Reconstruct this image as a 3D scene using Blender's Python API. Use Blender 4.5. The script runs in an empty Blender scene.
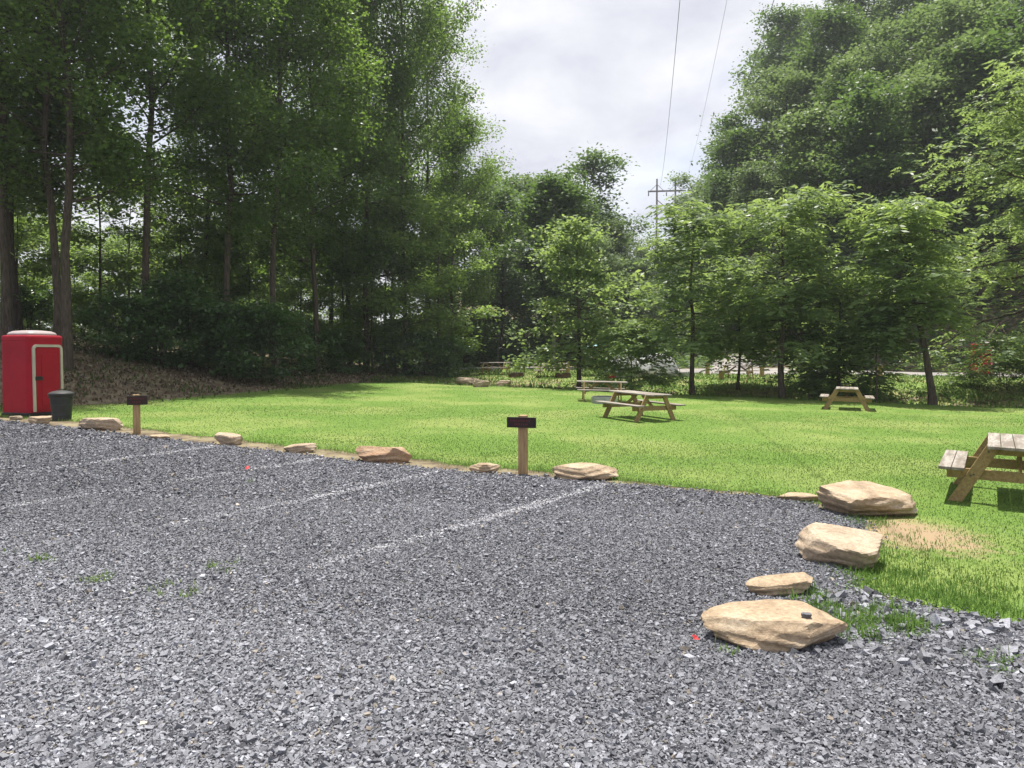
import bpy, bmesh, math, random
import numpy as np
from mathutils import Vector, Matrix
from mathutils.geometry import delaunay_2d_cdt

scene = bpy.context.scene
COL = scene.collection
PI = math.pi
R = math.radians

# ------------------------------------------------------------------ camera
CAM_Z, FPX, PITCH = 1.75, 769.0, R(2.16)
cam_d = bpy.data.cameras.new("camera")
cam = bpy.data.objects.new("camera", cam_d)
COL.objects.link(cam)
cam.location = (0, 0, CAM_Z)
cam.rotation_euler = (PI / 2 - PITCH, 0, 0)
cam_d.sensor_width = 36.0
cam_d.lens = FPX / 1024 * 36.0
cam_d.clip_start = 0.05
cam_d.clip_end = 3000
scene.camera = cam

# ------------------------------------------------------------------ world, sun, exposure
SUN_EL, SUN_AZ = R(76), R(-10)          # azimuth measured from +Y towards +X
world = bpy.data.worlds.new("World")
scene.world = world
world.use_nodes = True
wn, wl = world.node_tree.nodes, world.node_tree.links
wn.clear()
w_out = wn.new("ShaderNodeOutputWorld")
w_bg = wn.new("ShaderNodeBackground")
w_bg.inputs["Strength"].default_value = 0.1
w_sky = wn.new("ShaderNodeTexSky")
w_sky.sky_type = 'NISHITA'
w_sky.sun_disc = False
w_sky.sun_elevation = SUN_EL
w_sky.sun_rotation = SUN_AZ
w_tc = wn.new("ShaderNodeTexCoord")
w_sep = wn.new("ShaderNodeSeparateXYZ")
wl.new(w_tc.outputs["Generated"], w_sep.inputs[0])
w_zp = wn.new("ShaderNodeMath"); w_zp.operation = 'ADD'; w_zp.inputs[1].default_value = 0.22
wl.new(w_sep.outputs["Z"], w_zp.inputs[0])
w_zm = wn.new("ShaderNodeMath"); w_zm.operation = 'MAXIMUM'; w_zm.inputs[1].default_value = 0.08
wl.new(w_zp.outputs[0], w_zm.inputs[0])
w_dx = wn.new("ShaderNodeMath"); w_dx.operation = 'DIVIDE'
w_dy = wn.new("ShaderNodeMath"); w_dy.operation = 'DIVIDE'
wl.new(w_sep.outputs["X"], w_dx.inputs[0]); wl.new(w_zm.outputs[0], w_dx.inputs[1])
wl.new(w_sep.outputs["Y"], w_dy.inputs[0]); wl.new(w_zm.outputs[0], w_dy.inputs[1])
w_cmb = wn.new("ShaderNodeCombineXYZ")
wl.new(w_dx.outputs[0], w_cmb.inputs[0]); wl.new(w_dy.outputs[0], w_cmb.inputs[1])
w_n1 = wn.new("ShaderNodeTexNoise")
w_n1.inputs["Scale"].default_value = 2.6; w_n1.inputs["Detail"].default_value = 7; w_n1.inputs["Roughness"].default_value = 0.55
w_n1.inputs["Distortion"].default_value = 0.25
wl.new(w_cmb.outputs[0], w_n1.inputs["Vector"])
w_r1 = wn.new("ShaderNodeValToRGB")
w_r1.color_ramp.elements[0].position = 0.36; w_r1.color_ramp.elements[0].color = (4.0, 4.05, 4.55, 1)
w_r1.color_ramp.elements[1].position = 0.66; w_r1.color_ramp.elements[1].color = (5.8, 5.8, 5.95, 1)
wl.new(w_n1.outputs["Fac"], w_r1.inputs[0])
w_n2 = wn.new("ShaderNodeTexNoise")
w_n2.inputs["Scale"].default_value = 0.9; w_n2.inputs["Detail"].default_value = 4
wl.new(w_cmb.outputs[0], w_n2.inputs["Vector"])
w_r2 = wn.new("ShaderNodeValToRGB")
w_r2.color_ramp.elements[0].position = 0.25; w_r2.color_ramp.elements[0].color = (.45, .45, .45, 1)
w_r2.color_ramp.elements[1].position = 0.5; w_r2.color_ramp.elements[1].color = (.97, .97, .97, 1)
wl.new(w_n2.outputs["Fac"], w_r2.inputs[0])
w_mix = wn.new("ShaderNodeMix"); w_mix.data_type = 'RGBA'
wl.new(w_r2.outputs[0], w_mix.inputs["Factor"])
wl.new(w_sky.outputs[0], w_mix.inputs["A"])
wl.new(w_r1.outputs[0], w_mix.inputs["B"])
wl.new(w_mix.outputs["Result"], w_bg.inputs["Color"])
wl.new(w_bg.outputs[0], w_out.inputs[0])

sun_d = bpy.data.lights.new("sun", 'SUN')
sun_d.energy = 5.0
sun_d.angle = R(0.5)
sun_d.color = (1.0, 0.95, 0.86)
sun = bpy.data.objects.new("sun", sun_d)
COL.objects.link(sun)
sun.location = (10, 40, 80)
_to = Vector((math.sin(SUN_AZ) * math.cos(SUN_EL), math.cos(SUN_AZ) * math.cos(SUN_EL), math.sin(SUN_EL)))
sun.rotation_euler = _to.to_track_quat('Z', 'Y').to_euler()

scene.view_settings.view_transform = 'Standard'
scene.view_settings.look = 'None'
scene.view_settings.exposure = 0.88
scene.view_settings.gamma = 1.0
scene.view_settings.use_curve_mapping = False
HAZE = 0.0004
scene.cycles.max_bounces = 8
scene.cycles.transparent_max_bounces = 8
scene.cycles.use_denoising = True

# ------------------------------------------------------------------ terrain function
def sstep(a, b, x):
    t = np.clip((x - a) / (b - a), 0, 1)
    return t * t * (3 - 2 * t)

FOREST_EDGE = np.array([(-80, 8), (-45, 12), (-28, 17), (-17.5, 20.2), (-12.9, 23.2), (-10.8, 31), (-8.4, 39), (-5.4, 45.5),
                        (-5.0, 52), (-7.5, 58), (-9, 66), (-10, 80), (-10, 130)], float)
CREEK_X = np.array([-60, -6, -3, 3, 9, 16, 24, 45, 120], float)
CREEK_Y = np.array([43, 41, 39.4, 37.4, 33.8, 30.6, 28.2, 24, 18], float)

def dist_polyline(x, y, P):
    best = np.full(np.shape(x), 1e9); sgn = np.ones(np.shape(x))
    for (x0, y0), (x1, y1) in zip(P[:-1], P[1:]):
        dx, dy = x1 - x0, y1 - y0
        t = np.clip(((x - x0) * dx + (y - y0) * dy) / (dx * dx + dy * dy), 0, 1)
        qx, qy = x - (x0 + t * dx), y - (y0 + t * dy)
        d = np.hypot(qx, qy)
        s = dx * qy - dy * qx
        m = d < best - 1e-9
        best = np.where(m, d, best); sgn = np.where(m, np.where(s >= 0, 1.0, -1.0), sgn)
    return best * sgn      # positive on the left side of the walking direction

def H(x, y):
    x = np.asarray(x, float); y = np.asarray(y, float)
    xc = np.clip(x, -25, 25)
    base = -0.12 - 0.018 * xc + 0.010 * np.clip(y - 10, 0, 45)
    base = base + 0.012 * np.sin(x * 0.9 + 1.3) * np.sin(y * 0.7)
    # creek dip and the terrace beyond it
    e = (y - np.interp(x, CREEK_X, CREEK_Y)) * 0.93
    wx = sstep(-7, -3, x)
    ter = 0.50 + 0.010 * np.clip(y - 42, -10, 60) + 0.05 * np.sin(x * 0.35) - 0.004 * xc
    z = base + (ter - base) * sstep(2.4, 8.5, e) * wx
    z = z - 0.75 * np.exp(-((e - 2.4) / 1.25) ** 2) * wx
    # wooded bank on the left
    d = dist_polyline(x, y, FOREST_EDGE)
    sl = 0.30 - 0.20 * sstep(28, 46, y)
    dd = np.clip(d, 0, None)
    soft = dd * dd / (dd + 1.2)
    z = z + sl * np.minimum(soft, 8) + 0.06 * np.clip(soft - 8, 0, 120)
    z = z + 0.06 * np.sin(x * 1.7) * np.sin(y * 1.9 + 0.6) * sstep(0, 3, d)
    # hills beyond the camp
    u = (y - 63) + 0.5 * (x - 20)
    uu = np.clip(u, 0, 60)
    z = z + 0.70 * (uu * uu / (uu + 6)) * sstep(.22, .42, x / np.maximum(y, 20))
    z = z + 0.11 * np.clip(y - 78, 0, 160) * (1 - 0.5 * sstep(15, 35, x)) * sstep(-40, -8, x)
    return z

def h1(x, y):
    return float(H(np.array([x]), np.array([y]))[0])

def ray(px, py):
    a, v = (px - 512) / FPX, -(py - 384) / FPX
    return np.array([a, math.cos(PITCH) + v * math.sin(PITCH), -math.sin(PITCH) + v * math.cos(PITCH)])

def at(px, py, y0=2.0, y1=140.0):
    """point of the ground seen at a place in the picture"""
    d = ray(px, py)
    t = np.linspace(y0, y1, 6000)
    z = CAM_Z + d[2] * t - H(d[0] * t, d[1] * t)
    k = np.nonzero(z < 0)[0]
    tt = t[k[0]] if len(k) else y1
    return Vector((d[0] * tt, d[1] * tt, h1(d[0] * tt, d[1] * tt)))

def col_at(px, depth):
    """x, y, ground z at a column of the picture and a depth"""
    x = (px - 512) / FPX * depth
    return Vector((x, depth, h1(x, depth)))

# ------------------------------------------------------------------ object helpers
def tag(o, label=None, cat=None, group=None, kind=None):
    if label: o["label"] = label
    if cat: o["category"] = cat
    if group: o["group"] = group
    if kind: o["kind"] = kind
    return o

def thing(name, loc, label, cat, group=None, rz=0.0):
    o = bpy.data.objects.new(name, None)
    o.empty_display_size = 0.2
    COL.objects.link(o)
    o.location = loc
    o.rotation_euler = (0, 0, rz)
    return tag(o, label, cat, group)

def link_mesh(name, me, mat=None, parent=None):
    o = bpy.data.objects.new(name, me)
    COL.objects.link(o)
    if mat is not None and not me.materials: me.materials.append(mat)
    if parent is not None: o.parent = parent
    return o

def np_mesh(name, V, F, attrs=None, smooth=False):
    """V (n,3); F (m,3) or (m,4); attrs {name: (domain, values)}"""
    V = np.ascontiguousarray(V, np.float32); F = np.ascontiguousarray(F, np.int32)
    me = bpy.data.meshes.new(name)
    k = F.shape[1]; m = F.shape[0]
    me.vertices.add(len(V)); me.vertices.foreach_set("co", V.ravel())
    me.loops.add(m * k); me.loops.foreach_set("vertex_index", F.ravel())
    me.polygons.add(m)
    me.polygons.foreach_set("loop_start", np.arange(0, m * k, k, dtype=np.int32))
    me.polygons.foreach_set("use_smooth", np.full(m, bool(smooth)))
    for n, (dom, val) in (attrs or {}).items():
        val = np.asarray(val, np.float32)
        if val.ndim == 1:
            a = me.attributes.new(n, 'FLOAT', dom); a.data.foreach_set("value", val)
        else:
            a = me.attributes.new(n, 'FLOAT_COLOR', dom)
            if val.shape[1] == 3: val = np.hstack([val, np.ones((len(val), 1), np.float32)])
            a.data.foreach_set("color", np.ascontiguousarray(val).ravel())
    me.update(calc_edges=True)
    return me

class MB:
    """collects boxes, bars and tubes into one mesh"""
    def __init__(s): s.bm = bmesh.new()
    def box(s, c, size, rot=None, bev=0.0):
        r = bmesh.ops.create_cube(s.bm, size=1.0)
        vs = r['verts']
        M = Matrix.Translation(c) @ (rot.to_4x4() if rot is not None else Matrix.Identity(4)) @ Matrix.Diagonal((*size, 1))
        bmesh.ops.transform(s.bm, matrix=M, verts=vs)
        if bev:
            es = list({e for v in vs for e in v.link_edges})
            bmesh.ops.bevel(s.bm, geom=es, offset=bev, segments=2, affect='EDGES', profile=0.5)
        return s
    def bar(s, a, b, w, t, up=(0, 0, 1), bev=0.004):
        """a board from a to b; w across (along up x axis), t along up"""
        a, b = Vector(a), Vector(b)
        ax = (b - a); L = ax.length; ax.normalize()
        up = Vector(up); sd = ax.cross(up).normalized(); up = sd.cross(ax).normalized()
        rot = Matrix((ax, sd, up)).transposed()
        return s.box((a + b) / 2, (L, w, t), rot, bev)
    def tube(s, pts, rad, n=10, cap=True):
        pts = [Vector(p) for p in pts]
        rads = rad if isinstance(rad, (list, tuple)) else [rad] * len(pts)
        rings = []
        for i, p in enumerate(pts):
            ax = (pts[min(i + 1, len(pts) - 1)] - pts[max(i - 1, 0)]).normalized()
            ref = Vector((0, 0, 1)) if abs(ax.z) < .9 else Vector((1, 0, 0))
            u = ax.cross(ref).normalized(); v = ax.cross(u)
            rings.append([s.bm.verts.new(p + (u * math.cos(2 * PI * k / n) + v * math.sin(2 * PI * k / n)) * rads[i]) for k in range(n)])
        for r0, r1 in zip(rings[:-1], rings[1:]):
            for k in range(n):
                s.bm.faces.new((r0[k], r0[(k + 1) % n], r1[(k + 1) % n], r1[k]))
        if cap:
            s.bm.faces.new(rings[0][::-1]); s.bm.faces.new(rings[-1])
        return s
    def lathe(s, prof, n=32, c=(0, 0, 0)):
        c = Vector(c); rings = []
        for r, z in prof:
            rings.append([s.bm.verts.new(c + Vector((r * math.cos(2 * PI * k / n), r * math.sin(2 * PI * k / n), z))) for k in range(n)])
        for r0, r1 in zip(rings[:-1], rings[1:]):
            for k in range(n):
                s.bm.faces.new((r0[k], r0[(k + 1) % n], r1[(k + 1) % n], r1[k]))
        s.bm.faces.new(rings[0][::-1]); s.bm.faces.new(rings[-1])
        return s
    def mesh(s, name, smooth=False):
        bmesh.ops.recalc_face_normals(s.bm, faces=s.bm.faces[:])
        me = bpy.data.meshes.new(name)
        s.bm.to_mesh(me); s.bm.free()
        if smooth:
            for p in me.polygons: p.use_smooth = True
        return me
    def build(s, name, mat, parent=None, smooth=False):
        return link_mesh(name, s.mesh(name, smooth), mat, parent)

def copy_tree(o, parent=None):
    c = o.copy(); COL.objects.link(c); c.parent = parent
    for ch in o.children: copy_tree(ch, c)
    return c

# ------------------------------------------------------------------ materials
def new_mat(name):
    m = bpy.data.materials.new(name); m.use_nodes = True
    nt = m.node_tree; nt.nodes.clear()
    out = nt.nodes.new("ShaderNodeOutputMaterial")
    b = nt.nodes.new("ShaderNodeBsdfPrincipled")
    nt.links.new(b.outputs[0], out.inputs[0])
    return m, nt, b, out

def noise_mat(name, c0, c1, scale=8, rough=0.8, bump=0.3, bscale=40, stretch=None, spec=0.3, c2=None, s2=0.7, bdist=0.01):
    m, nt, b, out = new_mat(name)
    N, L = nt.nodes, nt.links
    tc = N.new("ShaderNodeTexCoord"); src = tc.outputs["Object"]
    if stretch:
        mp = N.new("ShaderNodeMapping"); mp.inputs["Scale"].default_value = stretch
        L.new(src, mp.inputs[0]); src = mp.outputs[0]
    n = N.new("ShaderNodeTexNoise"); n.inputs["Scale"].default_value = scale; n.inputs["Detail"].default_value = 8; n.inputs["Roughness"].default_value = .65
    L.new(src, n.inputs["Vector"])
    r = N.new("ShaderNodeValToRGB")
    r.color_ramp.elements[0].position = .32; r.color_ramp.elements[0].color = (*c0, 1)
    r.color_ramp.elements[1].position = .68; r.color_ramp.elements[1].color = (*c1, 1)
    L.new(n.outputs["Fac"], r.inputs[0]); colr = r.outputs[0]
    if c2 is not None:
        n2 = N.new("ShaderNodeTexNoise"); n2.inputs["Scale"].default_value = s2; n2.inputs["Detail"].default_value = 5
        L.new(src, n2.inputs["Vector"])
        r2 = N.new("ShaderNodeValToRGB"); r2.color_ramp.elements[0].position = .45; r2.color_ramp.elements[1].position = .62
        L.new(n2.outputs["Fac"], r2.inputs[0])
        mx = N.new("ShaderNodeMix"); mx.data_type = 'RGBA'
        L.new(r2.outputs[0], mx.inputs["Factor"]); L.new(colr, mx.inputs["A"]); mx.inputs["B"].default_value = (*c2, 1)
        colr = mx.outputs["Result"]
    L.new(colr, b.inputs["Base Color"])
    b.inputs["Roughness"].default_value = rough
    b.inputs["Specular IOR Level"].default_value = spec
    if bump:
        nb = N.new("ShaderNodeTexNoise"); nb.inputs["Scale"].default_value = bscale; nb.inputs["Detail"].default_value = 6
        L.new(src, nb.inputs["Vector"])
        bp = N.new("ShaderNodeBump"); bp.inputs["Strength"].default_value = bump; bp.inputs["Distance"].default_value = bdist
        L.new(nb.outputs["Fac"], bp.inputs["Height"]); L.new(bp.outputs[0], b.inputs["Normal"])
    return m

def leaf_mat(name, c0, c1, tr, tfac=0.4, rough=.45, spec=.35, hue=0.0):
    """c0..c1: leaf colour by the per-leaf value; tr: light coming through"""
    m, nt, b, out = new_mat(name)
    N, L = nt.nodes, nt.links
    a = N.new("ShaderNodeAttribute"); a.attribute_name = "tint"
    oi = N.new("ShaderNodeObjectInfo")
    ad = N.new("ShaderNodeMath"); ad.operation = 'MULTIPLY_ADD'; ad.inputs[1].default_value = .45; 
    L.new(oi.outputs["Random"], ad.inputs[0]); 
    sub = N.new("ShaderNodeMath"); sub.operation = 'SUBTRACT'; sub.inputs[1].default_value = .22
    L.new(a.outputs["Fac"], sub.inputs[0]); L.new(sub.outputs[0], ad.inputs[2])
    mx = N.new("ShaderNodeMix"); mx.data_type = 'RGBA'; mx.clamp_factor = True
    L.new(ad.outputs[0], mx.inputs["Factor"]); mx.inputs["A"].default_value = (*c0, 1); mx.inputs["B"].default_value = (*c1, 1)
    L.new(mx.outputs["Result"], b.inputs["Base Color"])
    b.inputs["Roughness"].default_value = rough; b.inputs["Specular IOR Level"].default_value = spec
    t = N.new("ShaderNodeBsdfTranslucent")
    mt = N.new("ShaderNodeMix"); mt.data_type = 'RGBA'; mt.blend_type = 'MIX'
    L.new(ad.outputs[0], mt.inputs["Factor"])
    mt.inputs["A"].default_value = (tr[0] * .75, tr[1] * .75, tr[2] * .8, 1); mt.inputs["B"].default_value = (tr[0] * 1.2, tr[1] * 1.15, tr[2], 1)
    L.new(mt.outputs["Result"], t.inputs["Color"])
    ms = N.new("ShaderNodeMixShader"); ms.inputs[0].default_value = tfac
    L.new(b.outputs[0], ms.inputs[1]); L.new(t.outputs[0], ms.inputs[2]); L.new(ms.outputs[0], out.inputs[0])
    return m

def attr_mat(name, rough=.8, spec=.3, transl=0.0, bump=0.0, bscale=60):
    """colour taken from the mesh's own per-face colour attribute"""
    m, nt, b, out = new_mat(name)
    N, L = nt.nodes, nt.links
    a = N.new("ShaderNodeAttribute"); a.attribute_name = "tone"
    col = a.outputs["Color"]
    if bump:
        tc = N.new("ShaderNodeTexCoord")
        n = N.new("ShaderNodeTexNoise"); n.inputs["Scale"].default_value = bscale; n.inputs["Detail"].default_value = 5
        L.new(tc.outputs["Object"], n.inputs["Vector"])
        mm = N.new("ShaderNodeMapRange"); mm.inputs[1].default_value = .3; mm.inputs[2].default_value = .7; mm.inputs[3].default_value = .72; mm.inputs[4].default_value = 1.28
        L.new(n.outputs["Fac"], mm.inputs[0])
        mu = N.new("ShaderNodeMix"); mu.data_type = 'RGBA'; mu.blend_type = 'MULTIPLY'; mu.inputs["Factor"].default_value = 1
        L.new(col, mu.inputs["A"]); L.new(mm.outputs[0], mu.inputs["B"]); col = mu.outputs["Result"]
        bp = N.new("ShaderNodeBump"); bp.inputs["Strength"].default_value = bump; bp.inputs["Distance"].default_value = .004
        L.new(n.outputs["Fac"], bp.inputs["Height"]); L.new(bp.outputs[0], b.inputs["Normal"])
    L.new(col, b.inputs["Base Color"])
    b.inputs["Roughness"].default_value = rough; b.inputs["Specular IOR Level"].default_value = spec
    if transl:
        t = N.new("ShaderNodeBsdfTranslucent"); L.new(col, t.inputs["Color"])
        ms = N.new("ShaderNodeMixShader"); ms.inputs[0].default_value = transl
        L.new(b.outputs[0], ms.inputs[1]); L.new(t.outputs[0], ms.inputs[2]); L.new(ms.outputs[0], out.inputs[0])
    return m

M = {}
M['litter'] = noise_mat("forest_litter", (.075, .058, .038), (.20, .16, .11), 9, .95, .8, 22, spec=.1, c2=(.22, .19, .12), s2=2.2, bdist=.04)
M['lawn'] = noise_mat("lawn_turf", (.080, .145, .026), (.125, .20, .042), 14, .9, .6, 60, spec=.1, c2=(.165, .215, .060), s2=.35, bdist=.02)
M['meadow'] = noise_mat("meadow_turf", (.105, .165, .04), (.19, .25, .07), 5, .9, .6, 30, spec=.1, c2=(.25, .24, .11), s2=.5, bdist=.03)
M['gravel_bed'] = noise_mat("gravel_bed", (.03, .031, .036), (.085, .085, .097), 35, .9, .9, 60, spec=.2, bdist=.02)  # bed colour darkened to stand in for self-shadow in gaps between stones
M['road'] = noise_mat("road_gravel", (.17, .16, .155), (.27, .255, .25), 7, .9, .5, 30, spec=.15, c2=(.29, .27, .25), s2=.4)
M['stone'] = attr_mat("crushed_stone", .8, .2, 0, .5, 90)
M['blade'] = attr_mat("grass_blades", .55, .2, .55)
M['bark'] = noise_mat("bark", (.035, .028, .022), (.115, .095, .075), 6, .95, .9, 14, stretch=(3, 3, .5), spec=.1, bdist=.03)
M['pale_bark'] = noise_mat("pale_bark", (.16, .15, .13), (.34, .32, .28), 6, .9, .6, 14, stretch=(3, 3, .5), spec=.1)
M['leaf_forest'] = leaf_mat("forest_leaf", (.03, .065, .016), (.085, .135, .035), (.20, .34, .05), .45)
M['leaf_under'] = leaf_mat("understory_leaf", (.06, .11, .03), (.13, .195, .06), (.28, .42, .09), .48)
M['leaf_rhodo'] = leaf_mat("rhododendron_leaf", (.045, .095, .032), (.09, .16, .05), (.12, .22, .04), .32, .35, .5)
M['leaf_walnut'] = leaf_mat("walnut_leaf", (.07, .125, .045), (.16, .225, .10), (.30, .42, .11), .5, .42, .4)
M['leaf_far'] = leaf_mat("far_leaf", (.028, .062, .022), (.085, .14, .042), (.15, .26, .05), .36, .5, .3)
M['leaf_far_pale'] = leaf_mat("pale_far_leaf", (.06, .10, .035), (.13, .18, .07), (.20, .30, .09), .38, .5, .3)
M['leaf_bright'] = leaf_mat("bright_leaf", (.10, .16, .05), (.19, .26, .10), (.32, .45, .12), .45)

# ------------------------------------------------------------------ the ground
def grid_axis(segs):
    out = []
    for a, b, st in segs:
        out += list(np.arange(a, b, st))
    out.append(segs[-1][1])
    return np.array(out, float)

gx = grid_axis([(-600, -120, 20), (-120, -40, 4), (-40, 45, .5), (45, 120, 3), (120, 600, 20)])
gy = grid_axis([(-300, -20, 20), (-20, 0, 2), (0, 62, .5), (62, 130, 2), (130, 260, 6), (260, 900, 30)])
GX, GY = np.meshgrid(gx, gy)
V = np.stack([GX.ravel(), GY.ravel(), H(GX.ravel(), GY.ravel())], 1)
nx, ny = len(gx), len(gy)
ii, jj = np.meshgrid(np.arange(nx - 1), np.arange(ny - 1))
q = (jj * nx + ii).ravel()
ground = link_mesh("ground", np_mesh("ground", V, np.stack([q, q + 1, q + nx + 1, q + nx], 1), smooth=True), M['litter'])
tag(ground, "brown leaf-strewn earth of the wood floor and bare soil around the lot", None, None, "structure")

def in_poly(x, y, P):
    x = np.asarray(x); y = np.asarray(y); inside = np.zeros(x.shape, bool)
    n = len(P)
    for i in range(n):
        x0, y0 = P[i]; x1, y1 = P[(i + 1) % n]
        c = ((y0 > y) != (y1 > y))
        with np.errstate(divide='ignore', invalid='ignore'):
            xi = (x1 - x0) * (y - y0) / (y1 - y0 + 1e-12) + x0
        inside ^= c & (x < xi)
    return inside

rngs = np.random.default_rng(5)
def ragged(P, step=.25, amp=.06):
    out = []
    n = len(P)
    for i in range(n):
        a, b = np.array(P[i]), np.array(P[(i + 1) % n])
        L = np.hypot(*(b - a)); k = max(1, int(min(L / step, 200)))
        nrm = np.array([-(b - a)[1], (b - a)[0]]) / (L + 1e-9)
        for j in range(k):
            p = a + (b - a) * j / k
            if j: p = p + nrm * rngs.normal(0, amp)
            out.append((float(p[0]), float(p[1])))
    return out

def sheet(name, P, off, mat, spacing=.5, label=None, bumpy=0.0):
    """a sheet that lies on the ground inside an outline"""
    P = [tuple(map(float, p)) for p in P]
    A = np.array(P)
    xs = np.arange(A[:, 0].min(), A[:, 0].max(), spacing); ys = np.arange(A[:, 1].min(), A[:, 1].max(), spacing)
    X, Y = np.meshgrid(xs, ys); X = X.ravel(); Y = Y.ravel()
    k = in_poly(X, Y, P)
    pts = [Vector(p) for p in P] + [Vector((float(a), float(b))) for a, b in zip(X[k], Y[k])]
    n = len(P)
    vs, es, fs, *_ = delaunay_2d_cdt(pts, [(i, (i + 1) % n) for i in range(n)], [], 1, 1e-4)
    xy = np.array([(v.x, v.y) for v in vs])
    z = H(xy[:, 0], xy[:, 1]) + off
    if bumpy: z = z + bumpy * (np.sin(xy[:, 0] * 2.1 + 1) * np.sin(xy[:, 1] * 1.7) + .6 * np.sin(xy[:, 0] * 5.3) * np.sin(xy[:, 1] * 4.1 + 2))
    tri = np.array([f for f in fs if len(f) == 3], np.int32)
    o = link_mesh(name, np_mesh(name, np.column_stack([xy, z]), tri, smooth=True), mat)
    o["kind"] = "structure"
    if label: o["label"] = label
    return o

EDGE_PX = [(0, 421), (60, 427), (130, 436), (230, 447), (300, 456), (400, 466), (470, 474), (540, 478), (620, 485), (700, 492), (790, 501),
           (846, 516), (868, 536), (850, 566), (842, 592), (900, 604), (960, 617), (1024, 629)]
EDGE = [tuple(at(*p)[:2]) for p in EDGE_PX]
LOT = [(-34, EDGE[0][1] + 3.2)] + EDGE + [(9, 4.6), (16, 4.2), (16, -12), (-34, -12)]
LOT_R = ragged(LOT)
sheet("gravel_lot", LOT_R, .014, M['gravel_bed'], .6, "grey crushed stone parking lot with faint white lines")
GRASS_PX = [(0, 417), (70, 421), (130, 428), (230, 439), (300, 448), (400, 457), (470, 466), (540, 471), (620, 481), (700, 489), (790, 496),
            (850, 511), (872, 528), (866, 545), (862, 560), (856, 590), (905, 601), (962, 614), (1024, 627)]
GR_EDGE = [tuple(at(*p)[:2]) for p in GRASS_PX]
LAWN = [(-24, 20.0)] + GR_EDGE + [(9, 4.8), (16, 4.4), (40, 4), (45, 23.6), (24, 27.9), (16, 30.4), (9, 33.6), (3, 37.2), (-3, 39.2), (-6.5, 41.5),
                                 (-8.6, 38), (-10.4, 31), (-12.2, 24), (-14, 22)]
LAWN_R = ragged(LAWN, .3, .09)
BARE = at(908, 534)                       # a worn patch of bare earth beside the boulders
_nt = M['lawn'].node_tree; _N, _L = _nt.nodes, _nt.links
_b = next(n for n in _N if n.type == 'BSDF_PRINCIPLED'); _src = _b.inputs["Base Color"].links[0].from_socket
_tc = _N.new("ShaderNodeTexCoord"); _mp = _N.new("ShaderNodeMapping"); _mp.vector_type = 'TEXTURE'
_mp.inputs["Location"].default_value = (BARE.x, BARE.y, BARE.z); _mp.inputs["Scale"].default_value = (.75, 1.0, 5)
_L.new(_tc.outputs["Object"], _mp.inputs[0])
_ln = _N.new("ShaderNodeVectorMath"); _ln.operation = 'LENGTH'; _L.new(_mp.outputs[0], _ln.inputs[0])
_nz = _N.new("ShaderNodeTexNoise"); _nz.inputs["Scale"].default_value = 5; _nz.inputs["Detail"].default_value = 7; _L.new(_tc.outputs["Object"], _nz.inputs["Vector"])
_ad = _N.new("ShaderNodeMath"); _ad.operation = 'MULTIPLY_ADD'; _ad.inputs[1].default_value = 1.5; _L.new(_nz.outputs["Fac"], _ad.inputs[0]); _L.new(_ln.outputs["Value"], _ad.inputs[2])
_mr = _N.new("ShaderNodeMapRange"); _mr.inputs[1].default_value = 1.25; _mr.inputs[2].default_value = 1.9; _mr.inputs[3].default_value = 1; _mr.inputs[4].default_value = 0; _L.new(_ad.outputs[0], _mr.inputs[0])
_mx = _N.new("ShaderNodeMix"); _mx.data_type = 'RGBA'; _L.new(_mr.outputs[0], _mx.inputs["Factor"]); _L.new(_src, _mx.inputs["A"]); _mx.inputs["B"].default_value = (.27, .20, .125, 1)
_L.new(_mx.outputs["Result"], _b.inputs["Base Color"])
sheet("lawn", LAWN_R, .006, M['lawn'], .6, "mown bright green lawn")
# the terrace beyond the creek and its gravel road
ROAD = [(-9, 60), (2, 57), (10, 52), (17, 49), (24, 46.5), (34, 45), (60, 42), (60, 50), (36, 53), (28, 56), (24, 61), (21.5, 72), (17.5, 74), (16.5, 64), (12, 61.5), (4, 64), (-9, 67)]
MEAD = [(-5.5, 44), (-4, 40.6), (-3, 39.5), (3, 37.5), (9, 33.9), (16, 30.7), (24, 28.2), (45, 24.1), (60, 22), (60, 43), (34, 46), (24, 47.5), (17, 50), (10, 53), (2, 58), (-7, 61), (-4.8, 52)]
sheet("meadow", ragged(MEAD, .5, .15), .006, M['meadow'], .8, "grassy camp terrace beyond the creek")
sheet("road", ragged(ROAD, .6, .12), .016, M['road'], .8, "pale gravel camp road")

# ------------------------------------------------------------------ loose gravel stones, grass blades
rng = np.random.default_rng(11)
def frustum_pts(n, d0, d1, margin=2.5, left=True):
    """random ground points in a depth band, a little wider than the view"""
    d = np.sqrt(rng.uniform(d0 * d0, d1 * d1, n))
    x = rng.uniform(-1, 1, n) * (d * .68 + margin)
    return x, d

def rot_mats(yaw, tx, ty):
    cy, sy = np.cos(yaw), np.sin(yaw); cx, sx = np.cos(tx), np.sin(tx); c2, s2 = np.cos(ty), np.sin(ty)
    z0 = np.zeros_like(yaw); o = np.ones_like(yaw)
    Rz = np.stack([cy, -sy, z0, sy, cy, z0, z0, z0, o], 1).reshape(-1, 3, 3)
    Rx = np.stack([o, z0, z0, z0, cx, -sx, z0, sx, cx], 1).reshape(-1, 3, 3)
    Ry = np.stack([c2, z0, s2, z0, o, z0, -s2, z0, c2], 1).reshape(-1, 3, 3)
    return Rz @ Rx @ Ry

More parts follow.
